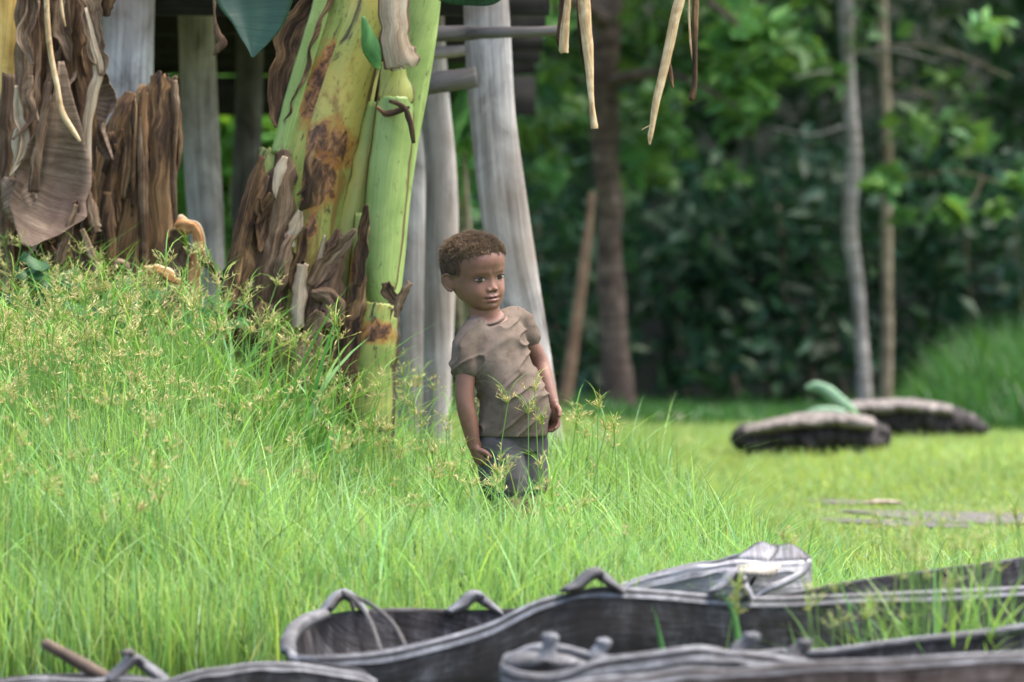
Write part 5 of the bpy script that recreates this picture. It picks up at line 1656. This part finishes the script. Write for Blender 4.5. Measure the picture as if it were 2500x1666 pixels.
# scalp below the hair
hl = .5 * vnoise(rel * 1.3) + .5 * vnoise(rel * 3.1 + 4)
mg1 = lw + hl - (5.1 - .035 * lu ** 2)
mg2 = np.minimum(3.8 - .25 * np.abs(lw - 2) - lf - hl * .7, lw - (-2.0 + .55 * np.maximum(lf + 1, 0) - .75 * np.maximum(-1.5 - lf, 0)))
marg = np.maximum(mg1, mg2)
scalp = (marg > 0) & (lw > -6.2) & (lw < 11) & (np.abs(rel).max(1) < 11)
sm_ = (np.clip(marg / 1.6, 0, 1) * scalp * (a_ < 7.6))[:, None]
colv = colv * (1 - sm_) + np.array([.075, .044, .03]) * sm_
person = thing('person', 'small child in a plain taupe t-shirt and dark shorts standing in tall grass', 'person')
ms = M('skin')
at = ms.n('ShaderNodeAttribute')
at.attribute_name = 'Col'
f_ = ms.noise(ms.obj((1, 1, 1)), 180, 4, .7)
ms.bump(f_, .22, .003)
ms.b.inputs['Subsurface Weight'].default_value = .08
ms.b.inputs['Subsurface Radius'].default_value = (.012, .005, .003)
ms.b.inputs['Subsurface Scale'].default_value = .4
MAT['skin'] = ms.done(at.outputs['Color'], .5, .38)
link('body', arr_mesh('body', cV, cF, col=colv), MAT['skin'], person)

# eyes: almond of white, iris and pupil under a dark lash line
MAT['white'] = M('eye_white').done((.30, .265, .25), .25, .5)
MAT['iris'] = M('eye_iris').done((.018, .010, .007), .08, .6)
MAT['lash'] = M('lash').done((.018, .012, .010), .7)
for sg in (-1, 1):
    eu, ew = 2.95 * sg, -1.15
    fs_ = 7.95 + 0
    base = float(face_disp(np.array([eu]), np.array([ew]))[0])
    ff = 7.9 * (1 - (abs(eu) / 6.9) ** 2.25) ** (1 / 2.25) + base
    nU, nV = 19, 11
    uu = np.linspace(-1, 1, nU)
    G = np.zeros((nV, nU, 3))
    for a in range(nV):
        q = a / (nV - 1) * 2 - 1
        lim = np.where(q > 0, .68 * (1 - np.abs(uu) ** 2.0), .52 * (1 - np.abs(uu) ** 2.2))
        U_ = eu + uu * 1.62
        W_ = ew + q * lim + .12 * uu * sg
        bul = .34 * (1 - (uu * .8) ** 2) * (1 - .5 * (q * lim / .5) ** 2)
        sl = -(.17 * uu * sg * 1.28)                          # the eye follows the curve of the face
        G[a] = H(U_, ff + .12 + bul + sl, W_)
    eye = grid_obj('eye', G, MAT['white'], person)
    a = np.linspace(0, 2 * math.pi, 25)[:-1]
    ic = (eu - .22, ew + .04)
    r_ = .74
    Vi = H(ic[0] + r_ * np.cos(a), np.full(24, ff + .52) - .10 * np.cos(a) * sg * 0, ic[1] + np.clip(r_ * np.sin(a), -.48, .60))
    Vi = np.vstack([Vi, H(np.array([ic[0]]), np.array([ff + .62]), np.array([ic[1]]))])
    k = np.arange(24)
    link('iris', arr_mesh('iris', Vi, np.stack([k, (k + 1) % 24, np.full(24, 24)], -1)), MAT['iris'], eye)
    up_ = [(eu + t * 1.75, ff + .42 + .1 * (1 - t * t) - .17 * t * sg * 1.28 - .22 * t * t, ew + .68 * (1 - t * t) + .03 + .12 * t * sg) for t in np.linspace(-1, 1, 9)]
    v, q, t = limb([H(*p) for p in up_], [.04 * HS, .10 * HS, .13 * HS, .14 * HS, .14 * HS, .14 * HS, .13 * HS, .10 * HS, .04 * HS], n=24, m=8)
    link('lash_line', arr_mesh('lash_line', v, (q, t)), MAT['lash'], eye)
    lo_ = [(eu + t * 1.6, ff + .36 + .06 * (1 - t * t) - .17 * t * sg * 1.28 - .2 * t * t, ew - .54 * (1 - t * t) + .12 * t * sg) for t in np.linspace(-1, 1, 9)]
    v, q, t = limb([H(*p) for p in lo_], [.02 * HS] + [.05 * HS] * 7 + [.02 * HS], n=20, m=6)
    link('lash_line', arr_mesh('lash_line', v, (q, t)), MAT['lash'], eye)
    fold = [(eu + t * 1.55, ff + .62 - .17 * t * sg * 1.4 - .25 * t * t, ew + .86 * (1 - .7 * t * t) + .1 * t * sg) for t in np.linspace(-1, 1, 9)]

# hair: tight curls over the scalp
MAT['hair'] = leaf_mat('hair_curl', tfac=.12, rough=.6, spec=.25)
smask = np.where(scalp & (np.abs(lu) < 7.7) & ~((lw < .3) & (lf > -2.6) & (np.abs(lu) > 6.9)))[0]
nn_ = np.zeros_like(cV)
fn = np.cross(cV[cF[:, 1]] - cV[cF[:, 0]], cV[cF[:, 2]] - cV[cF[:, 0]])
for j in range(4):
    np.add.at(nn_, cF[:, j], fn)
nn_ /= np.linalg.norm(nn_, axis=1)[:, None] + 1e-12
pr_ = np.clip(marg[smask] / 1.3, .06, 1)
pick = RNG.choice(smask, 26000, p=pr_ / pr_.sum())
b0 = cV[pick] + RNG.normal(0, .0008, (len(pick), 3))
nv = nn_[pick]
tv = np.cross(nv, RNG.normal(0, 1, nv.shape))
tv /= np.linalg.norm(tv, axis=1)[:, None]
bv = np.cross(nv, tv)
edge = np.clip((lw[pick] - (4.6 - .5 * np.abs(lu[pick]) * 0)) / 1.2, 0, 1)
thin = np.clip(.3 + .7 * marg[pick] / 2.0, .3, 1)
clv = 1 + .25 * vnoise(b0 * 110)
clv = 1 + .45 * vnoise(b0 * 85) + .2 * vnoise(b0 * 200)
Lh = RNG.uniform(.007, .0145, len(pick)) * thin * clv
Vs, Cs = [], []
hc = np.array([.095, .064, .044])[None] * RNG.uniform(.55, 1.35, (len(pick), 1))
tip = np.array([.26, .185, .125])[None] * RNG.uniform(.6, 1.3, (len(pick), 1))
a0 = RNG.uniform(0, 6.28, len(pick))
for q in range(5):
    tq = q / 4
    ang = a0 + tq * 6.5
    rad = .0028 * min(1, tq * 2)
    c = b0 + nv * (Lh * tq)[:, None] * (1 - .15 * tq) + (tv * np.cos(ang)[:, None] + bv * np.sin(ang)[:, None]) * rad
    sdv = -tv * np.sin(ang)[:, None] + bv * np.cos(ang)[:, None]
    wdt = .0007 * (1 - .5 * tq)
    Vs += [c - sdv * wdt, c + sdv * wdt]
    cc = hc * (1 - tq ** 1.5) + tip * tq ** 1.5
    Cs += [cc, cc]
Vs = np.stack(Vs, 1).reshape(-1, 3)
Cs = np.stack(Cs, 1).reshape(-1, 3)
bI = (np.arange(len(pick)) * 10)[:, None, None]
Qs = (bI + np.array([[2 * j, 2 * j + 1, 2 * j + 3, 2 * j + 2] for j in range(4)])[None]).reshape(-1, 4)
link('hair', arr_mesh('hair', Vs, Qs, col=Cs), MAT['hair'], person)
# brows: short strands along the ridge
bpnt, bdir = [], []
for sg in (-1, 1):
    for j in range(80):
        t = RNG.uniform(0, 1)
        U_ = sg * (1.0 + 3.0 * t)
        W_ = .15 + .50 * t - .55 * t * t * .6 + RNG.normal(0, .13)
        Fv = 7.95 * (1 - (abs(U_) / 6.95) ** 2.25) ** (1 / 2.25) + float(face_disp(np.array([U_]), np.array([W_]))[0]) + .06
        bpnt.append(H(U_, Fv, W_))
        bdir.append(hL * sg * .8 + hU * .35 + RNG.normal(0, .15, 3))
bpnt, bdir = np.array(bpnt), np.array(bdir) * .0045
Vb = np.stack([bpnt - hU * .00035, bpnt + hU * .00035, bpnt + bdir + hF * .0006], 1).reshape(-1, 3)
link('eyebrows', arr_mesh('eyebrows', Vb, np.arange(len(Vb)).reshape(-1, 3), col=np.tile([[.05, .028, .02]], (len(Vb), 1))), MAT['hair'], person)

# clothes follow the body: a loose t-shirt and shorts
tp = [ring_loft(torso(.009, 1, 8, .013), n=50, m=36)]
tp.append(limb([J(1165, 806, -.03), RS, RS * .62 + RE * .38], [36 * s, 35 * s, 36 * s], n=16))
tp.append(limb([J(1228, 790, .03), LS, LS * .62 + LE * .38], [35 * s, 34 * s, 34 * s], n=16))
tV, tF = blend(tp, .0032, .5, 'tmp', 22)
fold = vnoise(np.stack([tV[:, 0] * 16 + tV[:, 2] * 14, tV[:, 1] * 16, tV[:, 2] * 8], -1)) * .004 + vnoise(tV * 45) * .0012
rid = 1 - np.abs(vnoise(np.stack([tV[:, 0] * 22 - tV[:, 2] * 26, tV[:, 1] * 14, tV[:, 2] * 7 + tV[:, 0] * 9], -1)))
fold = fold + (rid ** 5 - .2) * .010
cen = np.array([J(1215, 900)[0], 15.3, 0])
rad_ = tV - cen
rad_[:, 2] = 0
rad_ /= np.linalg.norm(rad_, axis=1)[:, None] + 1e-6
tV = tV + rad_ * fold[:, None]
mc_ = M('taupe_cloth')
w1 = mc_.noise(mc_.obj((1, 1, 1)), 700, 2, .5)
w2 = mc_.noise(mc_.obj((1, 1, 1)), 14, 4, .6)
mc_.bump(w1, .25, .001)
w3 = mc_.noise(mc_.obj((1, 1, 1)), 38, 6, .75)
MAT['cloth'] = mc_.done(mc_.mix(mc_.ramp(w3, [(.5, 0.0), (.7, .6)]), mc_.ramp(w2, [(.3, (.10, .077, .06)), (.7, (.165, .132, .107))]), (.06, .042, .03)), .95, .05)
cph = np.linspace(0, 2 * math.pi, 25)[:-1]
Cc_ = J(1186, 775) + FW * .004
Ax = (LT + UP * .3) / np.linalg.norm(LT + UP * .3)
cring = [Cc_ + Ax * (47 * s * math.cos(q)) + FW * (43 * s * math.sin(q)) - UP * (.012 * math.sin(q)) for q in np.append(cph, cph[0])]
lv, lq, lt_ = limb(cring, [.0034] * 25, n=60, m=8)
link('collar', arr_mesh('collar', lv, (lq, lt_)), MAT['cloth'], person)
link('t_shirt', arr_mesh('t_shirt', tV, tF), MAT['cloth'], person)
sp_ = [ring_loft(torso(.010, 6, 9), n=30, m=36),
       limb([RH, RH * .78 + RK * .22, RH * .38 + RK * .62], [58 * s, 58 * s, 58 * s], n=20, m=24), limb([LH, LH * .78 + LK * .22, LH * .38 + LK * .62], [56 * s, 56 * s, 56 * s], n=20, m=24)]
sV, sF = blend(sp_, .0035, .5, 'tmp', 6)
cen2 = np.array(J(1252, 1130))
rr_ = sV - cen2
rr_[:, 2] = 0
rr_ /= np.linalg.norm(rr_, axis=1)[:, None] + 1e-6
sV = sV + rr_ * (vnoise(np.stack([sV[:, 0] * 20, sV[:, 1] * 20, sV[:, 2] * 9], -1)) * .004)[:, None]
md_ = M('charcoal_cloth')
w2 = md_.noise(md_.obj((1, 1, 1)), 18, 4, .6)
md_.bump(md_.noise(md_.obj((1, 1, 1)), 800, 2, .5), .25, .001)
MAT['cloth_dark'] = md_.done(md_.ramp(w2, [(.3, (.05, .048, .05)), (.7, (.085, .08, .082))]), .95, .05)
link('shorts', arr_mesh('shorts', sV, sF), MAT['cloth_dark'], person)
